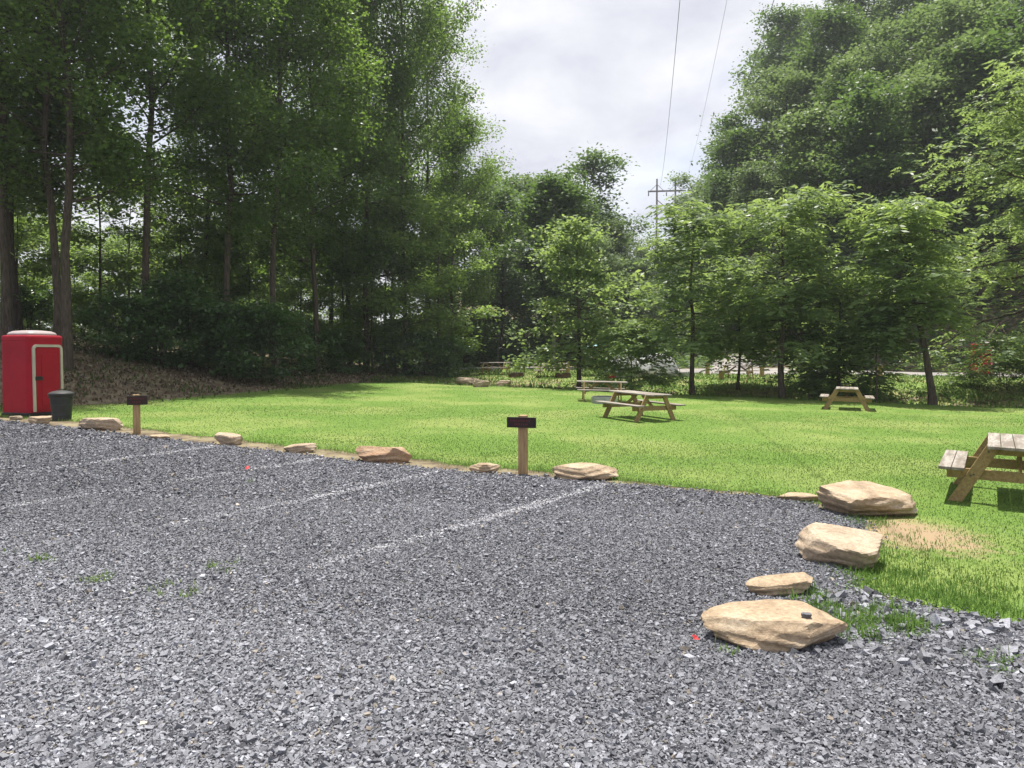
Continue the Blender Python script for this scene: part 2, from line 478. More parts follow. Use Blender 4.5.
CUBE = np.array([(-1, -1, -1), (1, -1, -1), (1, 1, -1), (-1, 1, -1), (-1, -1, 1), (1, -1, 1), (1, 1, 1), (-1, 1, 1)], float) * .5
CUBE_F = np.array([(0, 3, 2, 1), (4, 5, 6, 7), (0, 1, 5, 4), (1, 2, 6, 5), (2, 3, 7, 6), (3, 0, 4, 7)])[1:]

def seg_dist(x, y, a, b):
    dx, dy = b[0] - a[0], b[1] - a[1]
    t = np.clip(((x - a[0]) * dx + (y - a[1]) * dy) / (dx * dx + dy * dy), 0, 1)
    return np.hypot(x - a[0] - t * dx, y - a[1] - t * dy), t

LINES_PX = [((604, 486), (318, 568)), ((432, 474), (170, 527)), ((318, 460), (-20, 513)), ((216, 447), (20, 474)), ((120, 437), (-30, 450))]
LINES = [(at(*a)[:2], at(*b)[:2]) for a, b in LINES_PX]

def vnoise(x, y, s, seed=0):
    """cheap smooth noise 0..1"""
    r = np.random.default_rng(seed); v = np.zeros(np.shape(x))
    for k in range(6):
        a = r.uniform(0, 2 * PI); f = s * r.uniform(.6, 1.7)
        v += np.sin((x * np.cos(a) + y * np.sin(a)) * f + r.uniform(0, 6.3))
    return np.clip(.5 + v / 6.5, 0, 1)

COARSE = [tuple(at(*q)[:2]) for q in ((800, 588), (850, 590), (900, 602), (1030, 625), (1060, 690), (1000, 700), (900, 672), (845, 655), (830, 620))]
def stones(bands):
    VV, TT, F0 = [], [], []
    base = 0
    for n, d0, d1, s0, s1, coarse in bands:
        x, y = frustum_pts(n, d0, d1)
        k = in_poly(x + rng.normal(0, .07, n), y + rng.normal(0, .10, n), LOT_R)
        if coarse:
            k &= in_poly(x, y, COARSE)
        x, y = x[k], y[k]; n = len(x)
        s = rng.uniform(s0, s1, n) * np.exp(rng.normal(0, .28, n))
        big = rng.random(n) < .012; s = np.where(big, s * 1.4, s)
        dims = np.stack([s, s * rng.uniform(.55, .95, n), s * rng.uniform(.45, .85, n)], 1)
        C = CUBE[None] * (1 + rng.uniform(-.42, .3, (n, 8, 3))) + rng.uniform(-.14, .14, (n, 8, 3))
        if coarse: C = C * (1 + rng.uniform(-.25, .2, (n, 8, 3)))
        C = C * dims[:, None, :]
        Rm = rot_mats(rng.uniform(0, 2 * PI, n), rng.normal(0, .44, n), rng.normal(0, .44, n))
        C = np.einsum('nij,nkj->nki', Rm, C)
        z = H(x, y) + .014 + dims[:, 2] * rng.uniform(-.1, .55, n)
        C = C + np.stack([x, y, z], 1)[:, None, :]
        g = np.clip(np.exp(rng.normal(math.log(.140 if not coarse else .17), .30, n)), .03, .34)
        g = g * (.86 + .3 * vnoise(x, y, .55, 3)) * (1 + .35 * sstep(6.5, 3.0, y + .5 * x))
        wear = vnoise(x, y, .9, 8)
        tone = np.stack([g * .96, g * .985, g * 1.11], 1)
        warm = rng.random(n) < .018
        tone[warm] *= np.array([1.25, 1.08, .82])
        for a, b in LINES:
            dl, t = seg_dist(x, y, a, b)
            on = (dl < .06 + .05 * rng.random(n)) & (rng.random(n) < (.85 - .4 * t ** 1.5) * (.6 + .6 * vnoise(x, y, 2.6, 5)))
            tone[on] = tone[on] * .35 + np.array([.26, .26, .275])
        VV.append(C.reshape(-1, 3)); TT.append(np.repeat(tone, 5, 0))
        F0.append((np.arange(n)[:, None, None] * 8 + CUBE_F[None]).reshape(-1, 4) + base)
        base += n * 8
    return np_mesh("gravel_stones", np.vstack(VV), np.vstack(F0), {"tone": ('FACE', np.vstack(TT))})

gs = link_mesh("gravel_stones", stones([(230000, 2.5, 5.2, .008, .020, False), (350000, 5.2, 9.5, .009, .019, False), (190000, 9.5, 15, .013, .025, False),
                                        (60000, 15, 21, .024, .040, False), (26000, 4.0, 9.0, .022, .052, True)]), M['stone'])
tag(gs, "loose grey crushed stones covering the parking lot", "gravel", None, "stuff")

def blades(name, x, y, hgt, wid, tone, lean=.5, zoff=.0, seed=1):
    r = np.random.default_rng(seed); n = len(x)
    z = H(x, y) + zoff
    az = r.uniform(0, 2 * PI, n); le = np.abs(r.normal(0, lean, n))
    hd = np.stack([np.cos(az), np.sin(az), np.zeros(n)], 1)
    sd = np.stack([-np.sin(az + r.normal(0, .6, n)), np.cos(az), np.zeros(n)], 1) 
    P = np.stack([x, y, z], 1)
    up = np.array([0, 0, 1.0])
    mid = P + hd * (hgt * np.sin(le) * .4)[:, None] + up * (hgt * np.cos(le * .7) * .55)[:, None]
    tip = P + hd * (hgt * np.sin(le))[:, None] + up * (hgt * np.cos(le))[:, None]
    w = (wid / 2)[:, None] * sd
    V = np.stack([P - w * .8, P + w * .8, mid + w, mid - w, tip], 1)
    b = np.arange(n)[:, None] * 5
    F = np.concatenate([np.stack([b + 0, b + 1, b + 2, b + 3], 2).reshape(-1, 4)], 0)
    T = np.concatenate([b + 3, b + 2, b + 4, b + 4], 1).reshape(-1, 4)
    # tips as narrow quads so the whole mesh stays uniform
    V2 = np.concatenate([V, (tip + w * .12)[:, None, :]], 1)
    b = np.arange(n)[:, None] * 6
    F = np.stack([np.concatenate([b, b + 1, b + 2, b + 3], 1), np.concatenate([b + 3, b + 2, b + 5, b + 4], 1)], 1).reshape(-1, 4)
    return np_mesh(name, V2.reshape(-1, 3), F, {"tone": ('FACE', np.repeat(tone, 2, 0))})

def grass_tone(n, x, y, bright=1.0, seed=2):
    r = np.random.default_rng(seed)
    g = np.array([.110, .190, .038]); yl = np.array([.20, .245, .08]); dk = np.array([.078, .145, .032])
    p = np.clip(vnoise(x, y, .5, 21) * .9 + r.normal(0, .22, n) - .1, 0, 1)[:, None]
    t = dk * (1 - p) + g * p
    q_ = (np.clip(vnoise(x, y, .8, 33) - .42, 0, 1) * 1.6 * r.random(n))[:, None]
    t = t * (1 - q_) + yl * q_
    return t * bright * np.exp(r.normal(0, .09, n))[:, None]

X, Y, HG, WD = [], [], [], []
for n, d0, d1, hg, wd in [(160000, 6.0, 11, .022, .006), (200000, 9, 17, .021, .009), (110000, 13.5, 26, .020, .012), (60000, 20, 42, .020, .018)]:
    x, y = frustum_pts(n, d0, d1, 2.0)
    k = in_poly(x + rng.normal(0, .10, n), y + rng.normal(0, .12, n), LAWN_R) & (rng.random(n) < np.clip((y - d0) / 2.5, 0, 1) + (d0 < 7)) & (rng.random(n) < np.clip((d1 - y) / 3, 0, 1) + (d1 > 40)); x, y = x[k], y[k]
    X.append(x); Y.append(y); HG.append(hg * np.exp(rng.normal(0, .3, len(x)))); WD.append(np.full(len(x), wd))
x, y = np.concatenate(X), np.concatenate(Y)
tn_ = grass_tone(len(x), x, y)
cl_ = rng.random(len(x)) < .05 * (vnoise(x, y, 1.3, 81) > .55); tn_[cl_] = np.array([.45, .50, .36])      # clover heads
keep = rng.random(len(x)) > 1.15 * np.exp(-(((x - BARE[0]) / .55) ** 2 + ((y - BARE[1]) / .75) ** 2))
HG, WD = np.concatenate(HG)[keep], np.concatenate(WD)[keep]; x, y, tn_ = x[keep], y[keep], tn_[keep]
lawn_gr = link_mesh("lawn_grass", blades("lawn_grass", x, y, HG, WD, tn_, 1.05, .004), M['blade'])
tag(lawn_gr, "short mown grass blades all over the lawn", "grass", None, "stuff")

# taller rough grass along the gravel edge on the right, and thin weeds that come up through the stones
X, Y, S = [], [], []
def tuft(cx, cy, n, rad, hg):
    X.append(cx + rng.normal(0, rad, n)); Y.append(cy + rng.normal(0, rad, n)); S.append(np.full(n, hg))
edge_r = np.array(GR_EDGE[14:] + [(9, 4.8)])
for _ in range(420):
    k = rng.integers(0, len(edge_r) - 1); t = rng.random()
    p = edge_r[k] * (1 - t) + edge_r[k + 1] * t
    off = abs(rng.normal(0, .55))
    tuft(p[0] + off * .55 + rng.normal(0, .12), p[1] + off * .8, rng.integers(8, 20), .08, rng.uniform(.025, .07))
for px, py, m in [(845, 628, 9), (868, 622, 9), (888, 630, 8), (905, 626, 6), (812, 600, 5), (830, 612, 6), (826, 640, 3), (790, 598, 3), (1000, 668, 4), (700, 520, 0), (860, 640, 4),
                  (40, 562, 4), (104, 581, 3), (174, 595, 4), (220, 570, 3), (8, 553, 2), (735, 655, 1), (252, 482, 1), (820, 620, 6), (878, 612, 5), (915, 632, 5), (800, 590, 4)]:
    c = at(px, py)
    for _ in range(int(m * 1.7)):
        tuft(c.x + rng.normal(0, .09), c.y + rng.normal(0, .10), 16, .035, .055 if px < 300 else rng.uniform(.05, .10))
for a, b in zip(GR_EDGE[:12], GR_EDGE[1:13]):        # the ragged edge of the lawn further along
    for _ in range(int(75)):
        t = rng.random(); p = np.array(a) * (1 - t) + np.array(b) * t
        tuft(p[0] + rng.normal(0, .15), p[1] + rng.normal(.02, .12), 8, .05, .05)
for _ in range(90):
    c = at(rng.uniform(860, 985), rng.uniform(514, 565))
    tuft(c.x, c.y, rng.integers(3, 14), .07, rng.uniform(.02, .05))
x, y, s = np.concatenate(X), np.concatenate(Y), np.concatenate(S)
tall = link_mesh("rough_grass", blades("rough_grass", x, y, s * np.exp(rng.normal(0, .3, len(x))), .006 + .02 * s * rng.random(len(x)),
                                       grass_tone(len(x), x, y, 1.35, 7), .8, .006, 3), M['blade'])
tag(tall, "taller rough grass and weeds along the edge of the stones", "grass", None, "stuff")

# rough herbage on the creek banks and the camp terrace
x = rng.uniform(-8, 46, 60000); e = rng.uniform(.1, 9, 60000)
y = np.interp(x, CREEK_X, CREEK_Y) + e / .93
k = (np.abs((x) / np.maximum(y, 1)) < .76) & (rng.random(len(x)) < .35 + .65 * vnoise(x, y, .9, 41))
x, y, e = x[k], y[k], e[k]
hh = np.where(e < 5, .12, .06) * (.4 + 1.2 * vnoise(x, y, 1.1, 43)) * np.exp(rng.normal(0, .3, len(x)))
tn = grass_tone(len(x), x, y, 1.3, 9)
br = (rng.random(len(x)) < .22 * vnoise(x, y, .6, 51)); tn[br] = np.array([.30, .25, .14]) * rng.uniform(.6, 1.2, (br.sum(), 1))
bank = link_mesh("bank_weeds", blades("bank_weeds", x, y, hh, .03 + .05 * rng.random(len(x)), tn, 1.15, .0, 5), M['blade'])
tag(bank, "tangled weeds and long grass on the creek banks", "weeds", None, "stuff")
x = rng.uniform(-8, 50, 60000); y = rng.uniform(33, 62, 60000)
k = in_poly(x, y, MEAD) & (np.abs(x / y) < .76); x, y = x[k], y[k]
mg = link_mesh("meadow_grass", blades("meadow_grass", x, y, .09 * np.exp(rng.normal(0, .3, len(x))), np.full(len(x), .04), grass_tone(len(x), x, y, 1.0, 13), .6, .0, 6), M['blade'])
tag(mg, "grass on the camp terrace beyond the creek", "grass", None, "stuff")
# dead leaves on the wooded bank
x = rng.uniform(-32, -2, 60000); y = rng.uniform(16, 52, 60000)
d = dist_polyline(x, y, FOREST_EDGE)
k = (d > -1.5) & (d < 12) & (np.abs(x / y) < .8) & (rng.random(len(x)) < np.clip(.4 + d * .4, 0, 1)); x, y = x[k], y[k]
n = len(x)
c = rng.uniform(.5, 1.3, (n, 1)) * np.where(rng.random((n, 1)) < .75, np.array([[.165, .125, .085]]), np.array([[.36, .30, .22]]))
lt = link_mesh("leaf_litter", blades("leaf_litter", x, y, rng.uniform(.06, .14, n), rng.uniform(.05, .10, n), c, 1.3, .01, 8), M['blade'])
tag(lt, "dry brown leaves strewn over the wooded bank", "leaf litter", None, "stuff")

x = rng.uniform(-32, -2, 26000); y = rng.uniform(16, 52, 26000)
d = dist_polyline(x, y, FOREST_EDGE)
k = (d > -1.2) & (d < 9) & (np.abs(x / y) < .8) & (rng.random(len(x)) < (vnoise(x, y, 1.1, 71) - .38) * 3.0); x, y = x[k], y[k]
bp_ = link_mesh("bank_plants", blades("bank_plants", x, y, rng.uniform(.06, .22, len(x)), rng.uniform(.03, .08, len(x)), grass_tone(len(x), x, y, .75, 15), .9, .0, 18), M['blade'])
tag(bp_, "low green plants in patches on the leaf-strewn bank", "ground cover", None, "stuff")

# ------------------------------------------------------------------ trees
class Tubes:
    def __init__(s): s.V, s.F, s.n = [], [], 0
    def add(s, P, rad, k=7):
        P = np.asarray(P, float); rad = np.asarray(rad, float); m = len(P)
        T = np.gradient(P, axis=0); T /= np.linalg.norm(T, axis=1, keepdims=True) + 1e-9
        ref = np.where(np.abs(T[:, 2:3]) < .9, np.array([[0, 0, 1.0]]), np.array([[1.0, 0, 0]]))
        U = np.cross(T, ref); U /= np.linalg.norm(U, axis=1, keepdims=True) + 1e-9
        W = np.cross(T, U)
        a = np.arange(k) * 2 * PI / k
        ring = P[:, None] + rad[:, None, None] * (U[:, None] * np.cos(a)[None, :, None] + W[:, None] * np.sin(a)[None, :, None])
        i, j = np.meshgrid(np.arange(m - 1), np.arange(k), indexing='ij')
        q = lambda ii, jj: ii * k + jj % k
        F = np.stack([q(i, j), q(i, j + 1), q(i + 1, j + 1), q(i + 1, j)], 2).reshape(-1, 4) + s.n
        s.V.append(ring.reshape(-1, 3)); s.F.append(F); s.n += m * k
    def mesh(s, name): return np_mesh(name, np.vstack(s.V), np.vstack(s.F), smooth=True)

def unit(v): return v / (np.linalg.norm(v, axis=-1, keepdims=True) + 1e-9)

def leaf_quads(P, A, Nrm, L, W):
    S = unit(np.cross(A, Nrm))
    mid = P + A * (L * .48)[:, None]
    V = np.stack([P, mid + S * (W / 2)[:, None], P + A * L[:, None], mid - S * (W / 2)[:, None]], 1)
    n = len(P)
    return V.reshape(-1, 3), np.arange(n * 4).reshape(-1, 4)

def grow(seed, Ht, Rc, cb=.3, nl=26, subs=6, leaf=.16, per=60, sig=.45, rise=(.1, 1.0), droop=.0, prof='oval', r0=None, lean=(0, 0),
         frond=False, wander=.02, flat=.45, stems=1, trunk_top=.97, unev=.32, wild=.55):
    """one tree: returns (trunk mesh data, crown mesh data) with its foot at the origin"""
    r = np.random.default_rng(seed)
    tb = Tubes()
    r0 = r0 or Ht * .0125
    cl, cl_out = [], []
    for st in range(stems):
        m = 12
        t = np.linspace(0, 1, m)
        off = np.cumsum(r.normal(0, wander * Ht / m * 2.2, (m, 2)), 0)
        off -= off[0]
        sx, sy = (0, 0) if stems == 1 else r.normal(0, Rc * .28, 2)
        ax = np.stack([off[:, 0] + lean[0] * Ht * t ** 1.3 + sx * t, off[:, 1] + lean[1] * Ht * t ** 1.3 + sy * t, t * Ht * trunk_top * (1 if st == 0 else r.uniform(.7, 1))], 1)
        rad = r0 * ((1 - t) ** .8 * .9 + .08) / (stems ** .5); rad[0] *= 1.45; rad[1] *= 1.05
        P0 = ax.copy(); P0[0, 2] = -.25
        tb.add(P0, rad, 9)
        nls = max(3, nl // stems)
        for i in range(nls):
            s = (i + r.random()) / nls
            tt = cb + (1 - cb) * s * .97
            b = np.array([np.interp(tt, t, ax[:, k]) for k in range(3)])
            az = i * 2.39996 + r.normal(0, .35) + st
            if prof == 'oval': pr = (4 * (s * .8 + .14) * (1 - (s * .8 + .14))) ** .55
            elif prof == 'cone': pr = (1 - s) ** .8 * .95 + .1
            elif prof == 'wide': pr = (1 - s ** 2.2) ** .5 * .92 + .12
            else: pr = (.45 + .75 * s) * (1 - s ** 4) ** .5 + .1
            Ll = Rc * pr * r.uniform(1 - unev, 1 + unev * .45)
            el = rise[0] + (rise[1] - rise[0]) * s + r.normal(0, .16)
            k = np.linspace(0, 1, 6)
            dirh = np.array([math.cos(az), math.sin(az)])
            pts = np.zeros((6, 3)); cr = r.normal(0, .35)
            for q in range(1, 6):
                a2 = az + cr * k[q]; e2 = el - droop * k[q] * 1.3 + .25 * (1 - k[q]) * .0
                stp = Ll / 5
                pts[q] = pts[q - 1] + stp * np.array([math.cos(a2) * math.cos(e2), math.sin(a2) * math.cos(e2), math.sin(e2)]) + r.normal(0, .02 * Ll, 3)
            pts += b
            rb = max(.012, np.interp(tt, t, rad) * .42)
            tb.add(pts, np.linspace(rb, rb * .25, 6), 5)
            for q in (3, 4, 5):
                cl.append(pts[q] + r.normal(0, .1, 3)); cl_out.append(unit(pts[q] - pts[q - 1]))
            for j in range(subs):
                f = r.uniform(.28, 1.0)
                p = np.array([np.interp(f, k, pts[:, c]) for c in range(3)])
                sa = az + cr * f + r.choice([-1, 1]) * r.uniform(.5, 1.25)
                se = el - droop * f * 1.3 + r.normal(0, .3) - droop * .3
                sl = Ll * r.uniform(.22, .42) * (1.15 - .5 * f)
                dv = np.array([math.cos(sa) * math.cos(se), math.sin(sa) * math.cos(se), math.sin(se)])
                sp = np.stack([p, p + dv * sl * .5 + r.normal(0, .04 * sl, 3), p + dv * sl + np.array([0, 0, -droop * .25 * sl])])
                tb.add(sp, [rb * .35, rb * .22, rb * .1], 4)
                for g in (.45, .75, 1.0):
                    cl.append(p + (sp[2] - p) * g); cl_out.append(dv)
    C = np.array(cl); D = np.array(cl_out)
    # uneven: some clusters are thin, some thick
    wgt = r.gamma(2.2, 1 / 2.2, len(C)); cnt = np.maximum(2, (per * wgt)).astype(int)
    idx = np.repeat(np.arange(len(C)), cnt); n = len(idx)
    ctint = np.clip(r.normal(.45, .2, len(C)), 0, 1)
    P = C[idx] + r.normal(0, 1, (n, 3)) * np.array([sig, sig, sig * flat])
    if not frond:
        A = unit(np.concatenate([r.normal(0, 1, (n, 2)), r.normal(-.25, .4, (n, 1))], 1) + D[idx] * .4)
        Nn = unit(np.concatenate([r.normal(0, wild, (n, 2)), np.ones((n, 1))], 1))
        L = leaf * np.exp(r.normal(0, .25, n)); W = L * r.uniform(.5, .75, n)
        V, F = leaf_quads(P, A, Nn, L, W)
        tint = np.clip(ctint[idx] + r.normal(0, .16, n), 0, 1)
    else:
        # compound leaves: pairs of leaflets along a drooping stalk
        az = r.uniform(0, 2 * PI, n)
        out = unit(D[idx] * np.array([1, 1, .0]) + np.stack([np.cos(az), np.sin(az), np.zeros(n)], 1) * 1.0)
        fl = leaf * np.exp(r.normal(0, .2, n)); dr = r.uniform(.25, .95, n)
        sd = np.stack([-out[:, 1], out[:, 0], np.zeros(n)], 1)
        VV, TT = [], []
        np_ = 5
        for q in range(np_):
            f = (q + .8) / np_
            pos = P + out * (fl * f)[:, None] + np.array([0, 0, 1.0]) * (fl * (.22 * f - dr * f * f))[:, None]
            for sgn in (-1, 1):
                A = unit(sd * sgn * .8 + out * .5 + np.array([0, 0, -.25]) + r.normal(0, .15, (n, 3)))
                Nn = unit(np.array([0, 0, 1.0]) + r.normal(0, .5, (n, 3)) + out * .35)
                L = fl * .42 * np.exp(r.normal(0, .12, n)); W = L * .36
                V, F = leaf_quads(pos, A, Nn, L, W)
                VV.append(V); TT.append(np.clip(ctint[idx] + r.normal(0, .12, n), 0, 1))
        V = np.vstack(VV); F = np.arange(len(V)).reshape(-1, 4); tint = np.concatenate(TT)
    V[:, 2] = np.maximum(V[:, 2], .02)
    return tb.mesh("trunk"), np_mesh("crown", V, F, {"tint": ('FACE', tint)})

def plant_proto(name, tm, cm, bark, leaf, trunk_name="trunk", crown_name="crown"):
    if not tm.materials: tm.materials.append(bark)
    if not cm.materials: cm.materials.append(leaf)
    return (name, tm, cm, trunk_name, crown_name)

def plant(proto, x, y, sc=1.0, rz=0.0, label=None, cat="tree", group=None, sxy=None, z=None):
    name, tm, cm, tn, cn = proto
    o = thing(name, (x, y, h1(x, y) - .03 if z is None else z), label, cat, group, rz)
    o.scale = (sxy or sc, sxy or sc, sc)
    link_mesh(tn, tm, None, o); link_mesh(cn, cm, None, o)
    return o

print("ground done")
FOR = [plant_proto("forest_tree", *grow(100 + i, 24, 4.6 + .5 * i, cb=.20 + .04 * i, nl=36, subs=6, leaf=.17, per=58, sig=.48, rise=(.15, 1.15), droop=-.12, prof='oval', flat=.85, r0=.17, unev=.5, wild=1.0),
                   M['bark'], M['leaf_forest']) for i in range(4)]
SAP = [plant_proto("sapling", *grow(130 + i, 8.5, 2.5, cb=.14, nl=20, subs=5, leaf=.17, per=24, sig=.34, rise=(.05, .8), droop=.15, prof='oval', r0=.07),
                   M['bark'], M['leaf_under']) for i in range(3)]
RHO = [plant_proto("shrub", *grow(150 + i, 3.1, 2.0, cb=.08, nl=26, subs=5, leaf=.19, per=12, sig=.30, rise=(.05, 1.0), droop=.1, prof='wide', r0=.06, stems=3),
                   M['bark'], M['leaf_rhodo'], "stem", "foliage") for i in range(3)]
FAR = [plant_proto("woodland_tree", *grow(170 + i, 21, 5.2 + .5 * (i % 2), cb=.10, nl=30, subs=3, leaf=.34, per=46, sig=.80, unev=.4, rise=(-.05, 1.0), droop=.1, prof='oval' if i % 2 else 'wide', r0=.25, flat=.5),
                   M['bark'], M['leaf_far' if i not in (1, 4) else 'leaf_far_pale']) for i in range(5)]
BANK = [plant_proto("bank_shrub", *grow(190 + i, 1.7, 1.5, cb=.05, nl=20, subs=4, leaf=.15, per=9, sig=.22, rise=(.1, 1.0), droop=.1, prof='wide', r0=.03, stems=3),
                    M['bark'], M['leaf_walnut'], "stem", "foliage") for i in range(2)]
rt = np.random.default_rng(77)

# --- the tall wood on the left: trunks that can be told apart, named by what they stand beside
G_L = "tall trees of the dark wood on the left"
for px, dep, k, sc, rz, lab in [
    (66, 27.5, 1, 1.0, 0.3, "tall tree with bare brown trunk rising right behind the red toilet"),
    (57, 28.6, 2, .92, 2.0, "dark forked-looking trunk hugging the tree behind the red toilet"),
    (8, 29, 1, 1.05, 1.2, "tall dark tree at the left edge of the picture behind the red toilet"),
    (20, 36, 3, 1.0, 4.2, "thin dark tree deeper in the wood above the red toilet's left side"),
    (146, 33, 3, 1.0, 2.8, "tall dark tree above the shrubs behind the small left sign post"),
    (228, 36, 2, 1.0, 5.1, "stout dark tree with side limbs standing above the widest rhododendron"),
    (208, 44, 0, .9, 0.7, "slim dark trunk in the bright gap left of the stout tree"),
    (276, 38, 3, 1.05, 3.3, "tall tree whose bare trunk shows right of the widest rhododendron"),
    (318, 43, 1, .95, 1.9, "tall spreading tree in deep shade behind the lawn's far left corner"),
    (366, 47, 0, 1.15, 0.2, "tall broad tree whose crown hangs over the darkest part of the wood"),
    (405, 51, 2, 1.3, 2.2, "outermost tall tree of the left wood, crown reaching out into the sky"),
    (452, 58, 1, .78, 3.9, "lower tree at the right end of the left wood, bright leaves towards the camp")]:
    p = col_at(px, dep)
    plant(FOR[k], p.x, p.y, sc, rz, lab, "tree", G_L, sxy=min(sc, 1.0) * (.92 if px > 390 else 1))
for px, dep, k, sc in [(262, 58, 0, .85), (428, 66, 2, 1.2), (350, 54, 1, 1.05), (330, 60, 3, .8), (-60, 32, 0, 1.0), (390, 64, 3, .8), (-30, 44, 2, .7),
                       (440, 72, 0, .75), (290, 76, 1, .7)]:
    p = col_at(px, dep)
    plant(FOR[k], p.x, p.y, sc, float(rt.uniform(0, 6)), "tree standing deep inside the dark wood on the left, mostly hidden by nearer trees", "tree", "trees deep in the left wood")
# --- understory
G_U = "leafy saplings under the tall trees on the left"
U = [(100, 38), (130, 43), (185, 40), (215, 46), (250, 44), (300, 48), (20, 40), (40, 46), (-20, 38), (345, 50), (385, 53), (160, 50), (75, 52), (120, 58), (270, 56), (200, 60), (330, 62), (360, 58), (10, 56), (90, 66), (240, 68), (310, 70), (395, 66), (430, 62)]
for i, (px, dep) in enumerate(U):
    p = col_at(px, dep)
    plant(SAP[i % 3], p.x, p.y, float(rt.uniform(.85, 1.35)), float(rt.uniform(0, 6)), ("leafy sapling " if dep < 50 else "leafy sapling deep in the wood ") + ("behind the red toilet" if px < 90 else "behind the left sign post's shrubs" if px < 190 else "behind the widest evergreen shrub" if px < 290 else "behind the shaded lawn corner"), "tree", G_U)
for i, (px, dep, sc, lab) in enumerate([(405, 47, 1.25, "leafy young tree at the wood's right corner above the lawn"), (438, 50, 1.35, "young tree with bright side branches reaching right towards the camp"),
                                        (372, 46.5, 1.0, "young tree with a thin bare stem at the shaded lawn corner")]):
    p = col_at(px, dep)
    plant(SAP[i % 3], p.x, p.y, sc, float(rt.uniform(0, 6)), lab, "tree", "young trees at the corner of the wood")
G_R = "rhododendron shrubs along the wood's edge"
for i, (px, dep, sc, lab) in enumerate([
    (118, 31.5, .9, "dark evergreen shrub nearest the small left sign post"),
    (158, 32.5, 1.0, "dark evergreen shrub with a low rounded top left of the widest one"),
    (190, 34.5, 1.35, "tall dark evergreen shrub behind the row of shrubs"),
    (226, 34, 1.15, "dark evergreen shrub in front of the stout tree's trunk"),
    (258, 34.5, 1.2, "widest dark evergreen shrub, reaching down to the shaded grass"),
    (292, 40, .9, "dark evergreen shrub at the foot of the bare trunk"),
    (322, 43.5, .85, "low dark shrub in the deep shade behind the lawn corner"),
    (352, 45.5, .7, "small dark shrub between thin stems behind the lawn corner"),
    (425, 46.5, .95, "grey-green bush on the lawn's far corner below the bright branches"),
    (447, 47.0, .85, "bush beside the pale boulders at the end of the wood"),
    (398, 47.5, .8, "leafy bush left of the grey-green bush at the lawn's far corner")]):
    p = col_at(px, dep)
    plant(RHO[i % 3], p.x, p.y, sc * .84, i * 1.7, lab, "shrub", G_R)
for i, (px, dep) in enumerate([(30, 38), (85, 42), (150, 46), (-40, 33), (205, 52), (280, 52), (110, 50), (55, 56), (340, 56), (170, 60), (300, 62), (380, 58)]):
    p = col_at(px, dep)
    plant(RHO[(i + 1) % 3], p.x, p.y, .8, i * 1.1, "dark evergreen shrub deep inside the left wood, mostly hidden", "shrub", "shrubs deep in the left wood")

# --- walnuts and young trees along the creek
def own_tree(name, x, y, tm, cm, bark, leaf, label, group=None, rz=0.0):
    return plant(plant_proto(name, tm, cm, bark, leaf), x, y, SC[0], rz, label, "tree", group)
SC = [1.0]
def creek_at(px, e, py):
    """a spot e metres beyond the lawn's far edge; trees are sized for the distance they stand at"""
    old = at(px, py); y = 34.0
    for _ in range(30): y = float(np.interp((px - 512) / FPX * y, CREEK_X, CREEK_Y)) + e
    SC[0] = y / old.y
    return Vector(((px - 512) / FPX * y, y, 0))
G_W = "young walnut trees along the creek"
WAL = dict(frond=True, leaf=.66, per=1.7, sig=.40, flat=.55, unev=.55)
p = creek_at(693, 0.9, 393); own_tree("walnut_tree", p.x, p.y, *grow(301, 9.4, 2.7, cb=.30, nl=26, subs=5, rise=(.0, 1.0), droop=.45, prof='oval', r0=.13, **WAL), M['bark'], M['leaf_walnut'],
                           "slim walnut tree right behind the two picnic tables, bare lower trunk", G_W)
p = creek_at(783, 0.9, 395); own_tree("walnut_tree", p.x, p.y, *grow(302, 9.2, 3.1, cb=.34, nl=30, subs=6, rise=(.05, 1.0), droop=.45, prof='vase', r0=.16, **WAL), M['bark'], M['leaf_walnut'],
                           "broad walnut tree with dark straight trunk left of the end-on picnic table", G_W)
p = creek_at(934, 0.6, 400); own_tree("walnut_tree", p.x, p.y, *grow(303, 8.8, 2.3, cb=.44, nl=30, subs=5, rise=(.15, 1.0), droop=.28, prof='vase', r0=.17, lean=(-.17, 0), **WAL), M['bark'], M['leaf_walnut'],
                           "leaning walnut tree right of the end-on picnic table", G_W)
SC[0] = 1.0; p = at(1040, 402); own_tree("walnut_tree", p.x + 1.0, p.y, *grow(304, 14.5, 5.2, cb=.17, nl=58, subs=7, rise=(-.15, 1.0), droop=.4, prof='wide', r0=.24, **{**WAL, 'leaf': .5, 'per': 3.8, 'unev': .42}), M['bark'], M['leaf_walnut'],
                           "big bushy walnut at the right edge, branches hanging over the red booth", G_W)
p = creek_at(838, 3.5, 392); own_tree("walnut_tree", p.x, p.y, *grow(305, 6.3, 2.1, cb=.16, nl=28, subs=5, rise=(.0, 1.0), droop=.45, prof='oval', r0=.10, **WAL), M['bark'], M['leaf_walnut'],
                           "dense low walnut standing directly behind the end-on picnic table", G_W)
p = creek_at(738, 5.0, 385); own_tree("walnut_tree", p.x, p.y, *grow(306, 5.6, 1.9, cb=.36, nl=24, subs=5, rise=(.0, 1.0), droop=.4, prof='oval', r0=.08, **WAL), M['bark'], M['leaf_walnut'],
                           "walnut filling the space between the slim one and the broad one", G_W)
p = creek_at(877, 1.0, 394); own_tree("walnut_tree", p.x, p.y, *grow(307, 4.6, .8, cb=.6, nl=14, subs=4, rise=(.2, 1.0), droop=.3, prof='oval', r0=.05, **WAL), M['bark'], M['leaf_walnut'],
                           "thin dark-stemmed sapling between the end-on picnic table and the leaning walnut", G_W)
